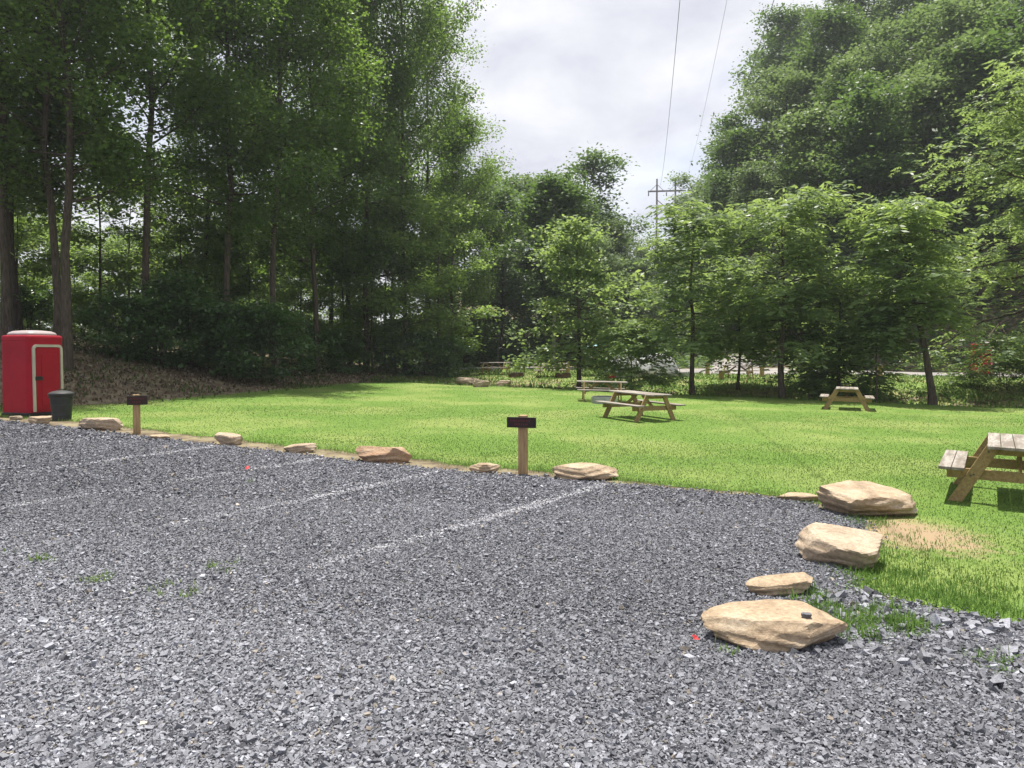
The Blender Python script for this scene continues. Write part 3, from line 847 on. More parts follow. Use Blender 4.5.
p = creek_at(580, 2.0, 383); own_tree("creek_tree", p.x, p.y, *grow(308, 9.3, 2.8, cb=.20, nl=36, subs=6, leaf=.22, per=13, sig=.42, unev=.5, rise=(-.05, 1.0), droop=.2, prof='wide', r0=.15), M['bark'], M['leaf_walnut'],
                           "large dark pyramidal tree behind the side-on picnic table", "trees along the creek")
p = creek_at(632, 0.5, 388); own_tree("creek_tree", p.x, p.y, *grow(309, 3.5, 1.8, cb=.12, nl=26, subs=5, leaf=.5, per=1.8, sig=.25, rise=(.1, .9), droop=.3, prof='wide', r0=.05, frond=True), M['bark'], M['leaf_bright'],
                           "small bright-leaved tree in front of the white tents", "trees along the creek")
SC[0] = 1.0; p = col_at(553, 62); own_tree("pale_tree", p.x, p.y, *grow(310, 15, 3.2, cb=.34, nl=30, subs=5, leaf=.34, per=22, sig=.55, rise=(.0, 1.0), droop=.2, prof='oval', r0=.15), M['pale_bark'], M['leaf_far'],
                           "tree with a straight pale grey trunk across the camp road")
for i, (px, py, sc, lab) in enumerate([(600, 385, .5, "dark weedy shrub at the creek below the large pyramidal tree"),
        (808, 393, 1.05, "dark bank shrub right of the broad walnut's trunk"),
        (828, 389, .9, "bank shrub tucked behind the end-on picnic table"), (1018, 394, .9, "shrub under the big bushy walnut at the right edge"),
        (985, 390, .45, "low shrub where the bank earth shows below the red booth")]):
    p = at(px, py)
    plant(BANK[i % 2], p.x, p.y + .8, sc, i * 2.1, lab, "shrub", "shrubs along the creek banks")

# --- woodland behind the camp and on the hill at the right
def woods(spots, label0, group, base_k=0):
    for i, (px, dep, sc) in enumerate(spots):
        label = label0 or ("tree across the camp road, " + ("in the front row " if dep < 79 else "farther back ") +
                           ("left of the pyramidal tree" if px < 530 else "behind the pyramidal tree" if px < 595 else "right of the pyramidal tree"))
        p = col_at(px, dep)
        plant(FAR[(i + base_k) % 5], p.x, p.y, sc, float(rt.uniform(0, 6)), label, "tree", group, sxy=sc * float(rt.uniform(.9, 1.12)))
woods([(500, 72, .78), (540, 78, .84), (575, 82, .82), (520, 90, .9), (610, 84, .70), (480, 80, .9), (465, 70, .75), (600, 96, .78), (560, 72, .62), (640, 90, .48), (630, 104, .5), (595, 76, .58), (455, 90, 1.0), (550, 100, .92)],
      None, "woodland trees across the camp road")
p = col_at(590, 88)
woods([(589, 90, 1.02)], "slender tree whose thin top sticks up highest above the woodland behind the camp", None, 3)
woods([(120, 74, .5), (170, 80, .55), (215, 72, .48), (250, 82, .55), (70, 78, .5), (20, 72, .5), (145, 92, .6), (295, 90, .6), (340, 84, .6), (190, 66, .4), (230, 62, .36)],
      "sunlit tree glimpsed through the trunks far behind the left wood", "sunlit trees far behind the left wood", 1)
woods([(655, 118, .62), (690, 120, .72), (640, 140, .7), (668, 150, .72), (720, 110, .75), (700, 96, .62), (625, 120, .7), (680, 170, .8), (650, 185, .8), (740, 92, .7), (670, 84, .36), (655, 76, .3), (710, 80, .42)],
      "tree in the low gap of the valley below the power pole", "trees in the valley gap")
hill = []
for dep in (64, 70, 77, 85, 94, 104, 116):
    st = 6.3 / dep * FPX
    x0 = 700 if dep < 100 else 740
    px = (690 if dep >= 84 else 745 if dep >= 70 else 790) + float(rt.uniform(0, st))
    while px < 1130:
        hill.append((px + float(rt.normal(0, st * .18)), dep + float(rt.normal(0, 1.5)), float(rt.uniform(.72, 1.10))))
        px += st
for i, (px, dep, sc) in enumerate(hill):
    row = "at the foot of the hill," if dep < 74 else "halfway up the hill," if dep < 90 else "high on the hill,"
    over = "left of the broad walnut" if px < 745 else "above the broad walnut" if px < 830 else "above the leaning walnut" if px < 940 else "above the bushy walnut at the edge"
    woods([(px, dep, sc)], "full green tree " + row + " " + over, "trees on the hillside at the right", i)
# low growth that covers the slopes between the trunks
ru = np.random.default_rng(91)
xx = ru.uniform(-30, 95, 95000); yy = ru.uniform(50, 135, 95000)
kk = (yy > np.interp(xx, [-30, -9, 4, 12, 18, 23.5, 28, 36, 60, 95], [72, 68.5, 65.5, 62.5, 62.5, 61, 57.2, 54.2, 51.2, 50])) & (np.abs(xx / yy) < .8) & ~in_poly(xx, yy, ROAD); xx, yy = xx[kk], yy[kk]
hz_ = np.abs(ru.normal(0, .9, len(xx))) * (.3 + 1.0 * vnoise(xx, yy, .35, 61))
Pq = np.stack([xx, yy, H(xx, yy) + hz_], 1); nq = len(xx)
Vq, Fq = leaf_quads(Pq, unit(ru.normal(0, 1, (nq, 3)) * np.array([1, 1, .4])), unit(np.stack([ru.normal(0, .5, nq), ru.normal(0, .5, nq), np.ones(nq)], 1)), ru.uniform(.35, .75, nq), ru.uniform(.25, .5, nq))
tag(link_mesh("undergrowth", np_mesh("undergrowth", Vq, Fq, {"tint": ('FACE', np.clip(ru.normal(.4, .2, nq), 0, 1))}), M['leaf_far']),
    "dense low undergrowth on the slopes beyond the camp road", "undergrowth", None, "stuff")
print("hill trees", len(hill))

# ------------------------------------------------------------------ rocks
def rock_mesh(seed, dims, lvl=5, strata=.03, planes=26, rough=.035, flat=True):
    r = np.random.default_rng(seed)
    bm = bmesh.new(); bmesh.ops.create_icosphere(bm, subdivisions=lvl, radius=1.0)
    me = bpy.data.meshes.new("rock"); bm.to_mesh(me); bm.free()
    n = len(me.vertices); co = np.zeros(n * 3); me.vertices.foreach_get("co", co); U = unit(co.reshape(-1, 3))
    N = unit(r.normal(0, 1, (planes, 3))); D = r.uniform(.72, 1.02, planes)
    extra = np.array([(r.normal(0, .10), r.normal(0, .10), 1), (r.normal(0, .05), r.normal(0, .05), -1)]); N = np.vstack([N, unit(extra)]); D = np.append(D, [.62, .62])
    S = U @ N.T
    rr = np.min(np.where(S > .05, D / np.maximum(S, .05), 9), 1)
    P = U * np.minimum(rr, 1.35)[:, None]
    P = (P - (P.max(0) + P.min(0)) / 2) / ((P.max(0) - P.min(0)) / 2)
    P = P * np.array(dims) / 2
    sc = max(dims)
    q = P / sc
    nz = np.zeros(n); 
    for k in range(26):
        d = unit(r.normal(0, 1, 3)); f = 3.5 * 1.22 ** k
        nz += np.sin(q @ d * f * 2 + r.uniform(0, 6.3)) / (1.22 ** k) ** .95
    side = 1 - np.clip(np.abs(U[:, 2]) * 1.3, 0, 1)
    st = np.sin((P[:, 2] + .12 * dims[2] * np.sin(q[:, 0] * 5 + r.uniform(0, 6))) / dims[2] * 26 + 1.5 * np.sin(q[:, 1] * 7))
    P = P + U * (rough * sc * nz * .16)[:, None] + U * (strata * sc * .35 * np.sign(st) * np.abs(st) ** .5 * side)[:, None]
    zz = np.clip(P[:, 2] / (dims[2] / 2), -1, 1)
    P[:, :2] *= (1 - .15 * np.clip(.25 - zz, 0, 1))[:, None]
    me.vertices.foreach_set("co", P.astype(np.float32).ravel())
    me.update()
    for pl in me.polygons: pl.use_smooth = False
    return me

def rock_mat(name, c0, c1, c2):
    m, nt, b, out = new_mat(name); N, L = nt.nodes, nt.links
    tc = N.new("ShaderNodeTexCoord")
    mp = N.new("ShaderNodeMapping"); mp.inputs["Scale"].default_value = (1, 1, 5); L.new(tc.outputs["Object"], mp.inputs[0])
    n1 = N.new("ShaderNodeTexNoise"); n1.inputs["Scale"].default_value = 3.2; n1.inputs["Detail"].default_value = 9; n1.inputs["Roughness"].default_value = .68; L.new(mp.outputs[0], n1.inputs["Vector"])
    r = N.new("ShaderNodeValToRGB"); e = r.color_ramp.elements
    e[0].position = .3; e[0].color = (*c0, 1); e[1].position = .7; e[1].color = (*c1, 1)
    x = r.color_ramp.elements.new(.52); x.color = (*c2, 1)
    L.new(n1.outputs["Fac"], r.inputs[0])
    n2 = N.new("ShaderNodeTexNoise"); n2.inputs["Scale"].default_value = 34; n2.inputs["Detail"].default_value = 10; n2.inputs["Roughness"].default_value = .75; L.new(tc.outputs["Object"], n2.inputs["Vector"])
    mr = N.new("ShaderNodeMapRange"); mr.inputs[1].default_value = .3; mr.inputs[2].default_value = .7; mr.inputs[3].default_value = .55; mr.inputs[4].default_value = 1.25
    L.new(n2.outputs["Fac"], mr.inputs[0])
    mu = N.new("ShaderNodeMix"); mu.data_type = 'RGBA'; mu.blend_type = 'MULTIPLY'; mu.inputs["Factor"].default_value = 1
    L.new(r.outputs[0], mu.inputs["A"]); L.new(mr.outputs[0], mu.inputs["B"]); L.new(mu.outputs["Result"], b.inputs["Base Color"])
    b.inputs["Roughness"].default_value = .85; b.inputs["Specular IOR Level"].default_value = .25
    bp = N.new("ShaderNodeBump"); bp.inputs["Strength"].default_value = .55; bp.inputs["Distance"].default_value = .015
    L.new(n2.outputs["Fac"], bp.inputs["Height"]); L.new(bp.outputs[0], b.inputs["Normal"])
    return m
M['sandstone'] = rock_mat("sandstone", (.22, .155, .10), (.45, .385, .30), (.37, .285, .195))
M['sandstone_grey'] = rock_mat("sandstone_grey", (.24, .18, .125), (.46, .39, .30), (.38, .30, .22))
M['sandstone_red'] = rock_mat("sandstone_red", (.26, .15, .09), (.45, .36, .26), (.38, .26, .17))
M['dark_rock'] = rock_mat("dark_rock", (.10, .10, .11), (.20, .20, .215), (.15, .15, .16))

# (left px, right px, base py, height m, depth factor, tilt x, tilt y, turn, material, label)
ROCKS = [
    (702, 841, 655, .23, .62, .14, -.03, .10, 'sandstone', "largest flat sandstone slab, nearest the camera on the gravel"),
    (744, 818, 599, .15, .55, .06, -.04, .12, 'sandstone', "low flat sandstone slab just behind the largest slab"),
    (795, 876, 571, .30, .95, .16, .12, -.3, 'sandstone_grey', "pale rounded boulder with a dark front face at the grass edge"),
    (819, 921, 518, .30, .75, .10, .08, .15, 'sandstone', "long jagged sandstone boulder beside the near picnic table"),
    (777, 821, 502, .10, .45, .03, .0, -.15, 'sandstone', "thin low stone left of the long jagged boulder"),
    (553, 619, 482, .25, .60, .05, .02, .05, 'sandstone', "flat tan stone at the right of the middle sign post"),
    (469, 500, 473, .15, .6, .04, .0, .1, 'sandstone', "small block-shaped stone left of the middle sign post"),
    (355, 413, 464, .32, .55, .05, .02, -.1, 'sandstone_red', "reddish-ended long boulder between the small block and the thin brick-like stone"),
    (284, 316, 453, .16, .55, .0, .0, .1, 'sandstone_grey', "thin straight-edged stone like a brick on the lot edge"),
    (215, 242, 446, .25, .7, .1, .05, .3, 'sandstone_grey', "small peaked stone alone on the lot edge"),
    (150, 170, 440, .10, .6, .0, .0, .2, 'sandstone', "small flat stone just right of the left sign post"),
    (80, 124, 431, .30, .65, .06, .0, -.1, 'sandstone_grey', "broad boulder left of the left sign post"),
    (30, 50, 425, .20, .7, .05, .0, .4, 'sandstone', "tan stone at the foot of the grey bin"),
    (10, 22, 420, .10, .7, .05, .0, .4, 'sandstone_grey', "tiny stone in front of the red toilet"),
]
for i, (xl, xr, yb, hh, df, tx, ty, rz, mt, lab) in enumerate(ROCKS):
    p = at((xl + xr) / 2, yb)
    dep = p.y
    w = (xr - xl) / FPX * dep * 1.02
    d = w * df
    me = rock_mesh(500 + i, (w, d, hh * 1.25), 5 if dep < 13 else 4)
    o = link_mesh("rock", me, M[mt])
    kx = (dep + d * .42) / dep
    o.location = (p.x * kx, p.y * kx, h1(p.x * kx, p.y * kx) + hh * (.36 if i < 4 else .30))
    o.scale = (kx * 1.01, 1, 1)
    o.rotation_euler = (tx, ty, rz)
    tag(o, lab, "rock", "boulders lining the gravel lot")
# a dark chip of stone on the largest slab, and two fallen leaves
bpy.context.view_layer.update()
slab = bpy.data.objects["rock"]
d_ = Vector(ray(806, 617)); o_ = Vector((0, 0, CAM_Z)); mi = slab.matrix_world.inverted()
hit, loc, *_ = slab.ray_cast(mi @ o_, (mi.to_3x3() @ d_).normalized())
if hit:
    w_ = slab.matrix_world @ loc
    o = link_mesh("stone_chip", rock_mesh(571, (.075, .055, .04), 3, planes=9), M['dark_rock']); o.location = w_ + Vector((0, 0, .012)); o.rotation_euler = (.2, .1, .5)
    tag(o, "dark grey stone chip lying on the largest sandstone slab", "stone")
M['red_leaf'] = noise_mat("red_leaf", (.35, .02, .02), (.5, .05, .05), 30, .6, .2)
for px, py, w, lab in [(695, 647, .045, "small red fallen leaf on the gravel left of the largest slab"), (248, 472, .10, "red fallen leaf on the far gravel near the lot's left lines")]:
    p = at(px, py); m = MB(); pts = [(0, -.6), (.3, -.25), (.42, .1), (.2, .45), (0, .75), (-.22, .42), (-.4, .08), (-.28, -.3)]
    c0 = m.bm.verts.new((0, 0, .0)); vs = [m.bm.verts.new((x * w, y * w, .18 * w + .12 * w * math.sin(i * 2.1))) for i, (x, y) in enumerate(pts)]
    for i in range(8): m.bm.faces.new((c0, vs[i], vs[(i + 1) % 8]))
    o = m.build("fallen_leaf", M['red_leaf']); o.location = (p.x, p.y, p.z + .05); o.rotation_euler = (-.35, .2, px)
    sm_ = o.modifiers.new("thickness", 'SOLIDIFY'); sm_.thickness = .0015
    tag(o, lab, "leaf")
for i, (px, py, w, mt, lab) in enumerate([(468, 384, 1.5, 'sandstone_grey', "pale boulder at the creek by the end of the wood, leftmost of three"), (481, 387, 1.0, 'sandstone_grey', "middle pale boulder on the creek bank"),
                                      (503, 386.5, 1.1, 'sandstone_grey', "rightmost pale boulder on the creek bank, near the far fire ring")]):
    p = at(px, py)
    o = link_mesh("rock", rock_mesh(540 + i, (w, w * .7, .5), 4), M[mt]); o.location = (p.x, p.y, p.z + .12); o.rotation_euler = (0, .1, i)
    tag(o, lab, "rock", "pale boulders on the creek bank")

# ------------------------------------------------------------------ picnic tables
def wood(name, c0, c1, rough=.75):
    return noise_mat(name, c0, c1, 7, rough, .5, 26, stretch=(6, .7, 6), spec=.2, c2=(.17, .145, .12), s2=1.3)
M['wood_top'] = wood("weathered_top", (.17, .15, .13), (.40, .37, .33))
M['wood_leg'] = noise_mat("treated_wood", (.20, .135, .06), (.36, .26, .125), 7, .75, .35, 30, stretch=(4, 4, 4), spec=.25)
M['steel'] = noise_mat("dull_steel", (.22, .23, .24), (.38, .39, .40), 6, .45, .1, 30, spec=.5)
M['bolt'] = noise_mat("dark_bolt", (.05, .05, .05), (.1, .1, .1), 20, .5, 0)

def make_table(L=1.9):
    """long axis along local Y, foot at z = 0"""
    t = thing("picnic_table", (0, 0, 0), "x", "picnic table")
    b = MB()
    for k in range(5):
        b.box(((k - 2) * .145, random.uniform(-.006, .006), .735), (.138, L, .038), None, .005)
    b.build("tabletop", M['wood_top'], t)
    for s in (-1, 1):
        b = MB()
        for k in (0, 1):
            b.box((s * (.66 + .145 * k), random.uniform(-.006, .006), .445), (.138, L, .038), None, .005)
        b.build("seat", M['wood_top'], t)
    for e in (-1, 1):
        y = e * (L / 2 - .26)
        for s in (-1, 1):
            MB().bar((s * .70, y, -.03), (s * .30, y, .715), .04, .14, (1, 0, 0)).build("leg", M['wood_leg'], t)
        MB().box((0, y - e * .041, .36), (1.58, .038, .13), None, .005).build("seat_beam", M['wood_leg'], t)
        MB().box((0, y - e * .041, .668), (.68, .038, .09), None, .005).build("top_beam", M['wood_leg'], t)
        MB().bar((0, y - e * .08, .36), (0, e * .12, .69), .085, .038, (1, 0, 0)).build("brace", M['wood_leg'], t)
        m = MB()
        for s in (-1, 1):
            for (bx_, bz) in ((.49, .36), (.525, .345), (.345, .66)):
                m.tube([(s * bx_, y + e * .018, bz), (s * bx_, y + e * .028, bz)], .012, 8)
        m.build("bolts", M['bolt'], t)
    return t

def place_table(t, x, y, rz, label):
    t.location = (x, y, h1(x, y)); t.rotation_euler = (0, 0, rz)
    # follow the slope of the ground
    gxs = (h1(x + .6, y) - h1(x - .6, y)) / 1.2; gys = (h1(x, y + .6) - h1(x, y - .6)) / 1.2
    n = Vector((-gxs, -gys, 1)).normalized()
    t.rotation_euler = (Vector((0, 0, 1)).rotation_difference(n) @ Matrix.Rotation(rz, 3, 'Z').to_quaternion()).to_euler()
    tag(t, label, "picnic table", "wooden picnic tables")

random.seed(4)
tb0 = make_table(1.9)
place_table(tb0, 6.98, 10.55, R(-32), "weathered picnic table nearest the camera, cut off by the right edge")
tb0.scale = (1.06, 1.06, 1.06)
t1 = copy_tree(tb0); t1.scale = (1, 1, 1); place_table(t1, 3.62, 21.9, R(31), "picnic table standing at an angle in the middle of the lawn")
t2 = copy_tree(t1); place_table(t2, 3.40, 29.2, R(87), "picnic table seen side-on behind the angled one")
t3 = copy_tree(t1); place_table(t3, 11.85, 27.2, R(-23.4), "picnic table seen end-on in front of the creek shrubs")
for px, py, rz, lab in [(551, 376.5, 80, "small far picnic table between two dark fire rings across the creek"), (496, 374.5, 70, "far picnic table beside a thin iron stand near the wood's end"),
                        (738, 378.5, 60, "far picnic table half hidden left of the broad walnut")]:
    p = at(px, py); t = copy_tree(t1); place_table(t, p.x, p.y, R(rz), lab)

# ------------------------------------------------------------------ fire rings
M['rust'] = noise_mat("rusty_iron", (.06, .04, .03), (.16, .09, .06), 8, .85, .3, 30)
def fire_ring(px, py, rad, mat, lab):
    p = at(px, py)
    t = thing("fire_ring", (p.x, p.y, p.z), lab, "fire ring", "steel fire rings")
    MB().lathe([(rad, -.05), (rad, .25), (rad - .03, .25), (rad - .03, -.05)], 28).build("ring", mat, t)
    MB().lathe([(rad - .05, -.04), (rad - .05, .03), (rad * .4, .06), (.02, .06)], 20).build("ash_bed", M['bolt'], t)
    g = MB()
    for k in range(-4, 5):
        yy = k * rad * .2; xx = math.sqrt(max(.01, (rad * .93) ** 2 - yy ** 2)) * .96
        if k >= 0: g.tube([(-xx, yy, .262), (xx, yy, .262)], .008, 6)
    g.build("grate", M['bolt'], t)
    return t
fire_ring(604, 403.5, .46, M['steel'], "pale steel fire ring in the grass beside the angled picnic table")
fire_ring(516, 377, .45, M['rust'], "dark fire ring left of the small far picnic table")
fire_ring(553 + 1, 377.5, .45, M['rust'], "dark fire ring right of the small far picnic table") if False else fire_ring(563, 377.5, .45, M['rust'], "dark fire ring right of the small far picnic table")
fire_ring(683, 377, .50, M['steel'], "grey fire ring on the terrace left of the slim walnut's trunk")

# ------------------------------------------------------------------ sign posts
M['post_wood'] = noise_mat("post_wood", (.24, .155, .08), (.42, .30, .17), 5, .8, .4, 24, stretch=(5, 5, .7), spec=.2)
M['sign_dark'] = noise_mat("sign_dark", (.012, .008, .008), (.035, .02, .02), 12, .6, .2, 40)
M['sign_red'] = noise_mat("sign_red_paint", (.10, .012, .02), (.16, .02, .03), 30, .6, 0)
def sign_post(px, py, hgt, rz_post, rz_board, bw, bh, label):
    p = at(px, py)
    t = thing("sign_post", (p.x, p.y, p.z), label, "sign post", "low wooden site markers", rz_post)
    MB().box((0, 0, hgt / 2 - .1), (.125, .125, hgt + .2), None, .008).build("post", M['post_wood'], t)
    MB().box((0, -.066 - .016, hgt - .025 - bh / 2), (bw, .03, bh), None, .003).build("sign_board", M['sign_dark'], t)
    b = MB()
    rr = random.Random(px)
    for row in (0, 1):                     # worn, unreadable lettering
        z = hgt - .025 - bh * (.32 + .36 * row); x = -bw * (.36 if row == 0 else .22)
        while x < bw * (.34 if row == 0 else .2):
            wd = rr.uniform(.014, .024)
            b.box((x, -.066 - .0325, z + rr.uniform(-.003, .003)), (wd * .55, .003, bh * .2)); x += wd * 1.5
    b.build("worn_lettering", M['sign_red'], t)
    return t
p = at(523, 474)
sign_post(523, 475, .92, R(-18), 0, .46, .16, "wooden post with dark board between two stones in the middle of the lot edge")
sign_post(137, 433.5, .83, R(38), 0, .40, .19, "wooden post with dark board, the left one near the grey bin")

# ------------------------------------------------------------------ portable toilets
def plastic(name, c0, c1, rough=.4, scale=3):
    return noise_mat(name, c0, c1, scale, rough, .12, 60, spec=.25, bdist=.003)
M['red'] = plastic("red_plastic", (.27, .0015, .014), (.34, .003, .02), .6)
M['beige'] = plastic("beige_plastic", (.40, .36, .30), (.50, .46, .39))
M['roof'] = plastic("roof_plastic", (.30, .25, .25), (.38, .33, .33))
M['black'] = plastic("black_plastic", (.012, .012, .014), (.03, .03, .032))
M['grey_dark'] = plastic("dark_grey_plastic", (.022, .024, .026), (.042, .044, .046), .55)

def rrect(w, d, r, n=6):
    pts = []
    for cx, cy, a0 in ((w / 2 - r, d / 2 - r, 0), (-w / 2 + r, d / 2 - r, PI / 2), (-w / 2 + r, -d / 2 + r, PI), (w / 2 - r, -d / 2 + r, 1.5 * PI)):
        for k in range(n + 1):
            a = a0 + PI / 2 * k / n
            pts.append((cx + r * math.cos(a), cy + r * math.sin(a)))
    return pts
def loft(secs):
    """secs: list of (outline, z)"""
    m = MB(); rings = [[m.bm.verts.new((x, y, z)) for x, y in o] for o, z in secs]
    n = len(rings[0])
    for a, b in zip(rings[:-1], rings[1:]):
        for k in range(n): m.bm.faces.new((a[k], a[(k + 1) % n], b[(k + 1) % n], b[k]))
    m.bm.faces.new(rings[0][::-1]); m.bm.faces.new(rings[-1])
    return m
def arch_strip(w, z0, z1, r, band, y, t, n=6):
    """an upside-down U band, seen from -Y"""
    def path(off):
        ww = w / 2 - off; zz = z1 - off; rr = max(.01, r - off)
        P = [(-ww, z0)]
        P += [(-ww + rr - rr * math.cos(PI / 2 * k / n), zz - rr + rr * math.sin(PI / 2 * k / n)) for k in range(n + 1)]
        P += [(ww - rr + rr * math.sin(PI / 2 * k / n), zz - rr + rr * math.cos(PI / 2 * k / n)) for k in range(n + 1)]
        P += [(ww, z0)]
        return P
    o, i = path(0), path(band)
    m = MB(); bm = m.bm
    vo = [[bm.verts.new((x, yy, z)) for x, z in o] for yy in (y, y - t)]
    vi = [[bm.verts.new((x, yy, z)) for x, z in i] for yy in (y, y - t)]
    k = len(o)
    for a in range(k - 1):
        bm.faces.new((vo[1][a], vo[1][a + 1], vi[1][a + 1], vi[1][a]))
        bm.faces.new((vo[0][a], vo[0][a + 1], vi[0][a + 1], vi[0][a]))
        bm.faces.new((vo[0][a], vo[0][a + 1], vo[1][a + 1], vo[1][a]))
        bm.faces.new((vi[0][a], vi[0][a + 1], vi[1][a + 1], vi[1][a]))
    for a in (0, k - 1): bm.faces.new((vo[0][a], vo[1][a], vi[1][a], vi[0][a]))
    return m
def toilet(x, y, rz, label, group):
    t = thing("portable_toilet", (x, y, h1(x, y) - .03), label, "portable toilet", group, rz)
    W = 1.03
    m = loft([(rrect(W * s, W * s, .12 * s), z) for s, z in ((1.0, .12), (1.0, .14), (.995, .7), (.985, 1.4), (.975, 1.93), (.99, 1.94), (.99, 2.02), (.965, 2.06), (.90, 2.075))])
    m.build("body", M['red'], t, False)
    loft([(rrect(W * s, W * s, .1), z) for s, z in ((.98, -.05), (1.03, -.04), (1.03, .10), (.99, .119))]).build("base_skid", M['black'], t)
    loft([(rrect(W * s, W * s * .98, .2 * s), z) for s, z in ((.86, 2.076), (.86, 2.11), (.80, 2.15), (.66, 2.185), (.35, 2.205), (.1, 2.21))]).build("roof", M['roof'], t, True)
    yf = -W / 2
    arch_strip(.84, .14, 1.84, .12, .065, yf + .012, .045).build("door_frame", M['beige'], t)
    dm = loft([(rrect(.66, .03, .008), .17), (rrect(.66, .03, .008), 1.68), (rrect(.62, .03, .008), 1.735), (rrect(.52, .03, .008), 1.755)])
    bmesh.ops.translate(dm.bm, verts=dm.bm.verts[:], vec=(0, yf - .006, 0))
    dr = dm.build("door", M['red'], t)
    pn = MB(); pn.box((.02, yf - .024, .95), (.42, .016, 1.34), None, .007); pn.build("door_panel", M['red'], dr)
    hd = MB(); hd.box((-.27, yf - .034, .985), (.20, .035, .10), None, .01); hd.build("handle", M['black'], dr)
    hg = MB()
    for z in (.45, 1.0, 1.55): hg.box((.372, yf - .036, z), (.03, .02, .10), None, .004)
    hg.build("hinges", M['beige'], dr)
    MB().tube([(-.3, .38, 2.06), (-.3, .38, 2.30)], .045, 12).build("vent_pipe", M['black'], t)
    for s in (-1, 1):
        v = MB()
        for k in range(5): v.box((s * W * .487, 0, 1.66 + k * .035), (.012, .5, .014))
        v.build("vent_louvre", M['red'], t)
    MB().box((0, yf - .02, .06), (.5, .06, .05), None, .005).build("door_sill", M['black'], t)
    return t
p = at(31, 417.5)
tx, ty = (33 - 512) / FPX * (p.y + .68), p.y + .68
toilet(tx, ty, R(41) + math.atan2(-tx, ty) * 1.0 - R(31), "red portable toilet with beige door surround at the left edge of the lot", "red portable toilets") if False else toilet(tx, ty, R(70), "red portable toilet with beige door surround at the left edge of the lot", "red portable toilets")
p = at(987, 375.5)
toilet(p.x, p.y + .6, R(-10), "red booth half hidden behind hanging walnut leaves beside the far road", "red portable toilets")

# ------------------------------------------------------------------ bin
p = at(56.5, 421)
bn = thing("trash_can", (p.x, p.y + .22, p.z), "dark grey round trash can with domed lid beside the red toilet", "trash can")
MB().lathe([(.20, -.01), (.205, 0), (.215, .12), (.222, .13), (.215, .15), (.235, .36), (.243, .37), (.236, .39), (.25, .585), (.265, .59), (.265, .615), (.24, .615)], 36).build("body", M['grey_dark'], bn, False)
MB().lathe([(.278, .605), (.285, .61), (.285, .655), (.265, .672), (.255, .675), (.20, .705), (.10, .725), (.02, .73)], 36).build("lid", M['grey_dark'], bn, True)
for s in (-1, 1):
    MB().box((s * .275, 0, .56), (.05, .13, .03), None, .008).build("handle", M['grey_dark'], bn)
MB().tube([(-.06, 0, .715), (-.055, 0, .755), (.055, 0, .755), (.06, 0, .715)], .012, 8).build("lid_handle", M['grey_dark'], bn)

# ------------------------------------------------------------------ tents, tarp and small things of the camp
M['tent_white'] = noise_mat("tent_white", (.50, .50, .52), (.62, .62, .64), 4, .7, .1, 20)
M['tent_grey'] = noise_mat("tent_grey", (.22, .23, .26), (.32, .33, .36), 4, .7, .1, 20)
M['tarp_blue'] = noise_mat("tarp_blue", (.20, .42, .50), (.32, .55, .62), 4, .6, .1, 20)
M['cooler_red'] = plastic("cooler_red", (.30, .02, .03), (.40, .03, .04))
def dome_tent(px, py, w, h, rz, m1, m2, label):
    p = at(px, py)
    t = thing("tent", (p.x, p.y, p.z), label, "tent", "tents at the camp", rz)
    secs = []
    for k in range(9):
        a = k / 8 * PI / 2
        s = max(.03, math.cos(a) ** .75)
        secs.append((rrect(w * s, w * .8 * s, .12 * w * s), h * math.sin(a) ** .95))
    loft(secs).build("canopy", m1, t, True)
    d = MB(); n = 7
    vs = [d.bm.verts.new((-.30 * w, -.42 * w, .02)), d.bm.verts.new((.30 * w, -.42 * w, .02)), d.bm.verts.new((.10 * w, -.29 * w, h * .80)), d.bm.verts.new((-.10 * w, -.29 * w, h * .80))]
    vb = [d.bm.verts.new(v.co + Vector((0, .02, 0))) for v in vs]
    d.bm.faces.new(vs); d.bm.faces.new(vb[::-1])
    for k in range(4): d.bm.faces.new((vs[k], vs[(k + 1) % 4], vb[(k + 1) % 4], vb[k]))
    d.build("door_flap", m2, t)
    for s in (-1, 1):
        MB().tube([(s * .5 * w * math.cos(a) ** .75 * .99, -.4 * w * math.cos(a) ** .75, h * math.sin(a) ** .95 + .02) for a in np.linspace(0, PI / 2 * .98, 9)], .02, 6).build("pole", m2, t)
    return t
dome_tent(656, 376, 2.2, 1.35, R(25), M['tent_white'], M['tent_grey'], "white and grey dome tent in the open right of the small bright-leaved tree")
dome_tent(624, 377, 1.9, 1.25, R(-15), M['tent_white'], M['tent_grey'], "pale tent mostly hidden behind the small bright-leaved tree")
p = at(611, 377); p.y += 2.0
tp = thing("tarp_shelter", (p.x, p.y, h1(p.x, p.y)), "pale blue tarp stretched on poles above the hidden tent", "tarp")
m = MB(); g = [[m.bm.verts.new((x, y, 1.85 - .16 * abs(x) + .08 * math.sin(x * 4) * math.cos(y * 3))) for x in np.linspace(-1.6, 1.6, 9)] for y in np.linspace(-1.2, 1.2, 7)]
for a in range(6):
    for b in range(8): m.bm.faces.new((g[a][b], g[a][b + 1], g[a + 1][b + 1], g[a + 1][b]))
tpo = m.build("tarp_sheet", M['tarp_blue'], tp, True)
sm = tpo.modifiers.new("thickness", 'SOLIDIFY'); sm.thickness = .01
for sx in (-1.55, 1.55):
    for sy in (-1.15, 1.15): MB().tube([(sx, sy, -.1), (sx, sy, 1.62)], .02, 8).build("pole", M['bolt'], tp)
p = at(609, 379)
c = thing("cooler", p, "small red cooler box under the blue tarp", "cooler", None, .3)
MB().box((0, 0, .17), (.55, .35, .34), None, .02).build("body", M['cooler_red'], c)
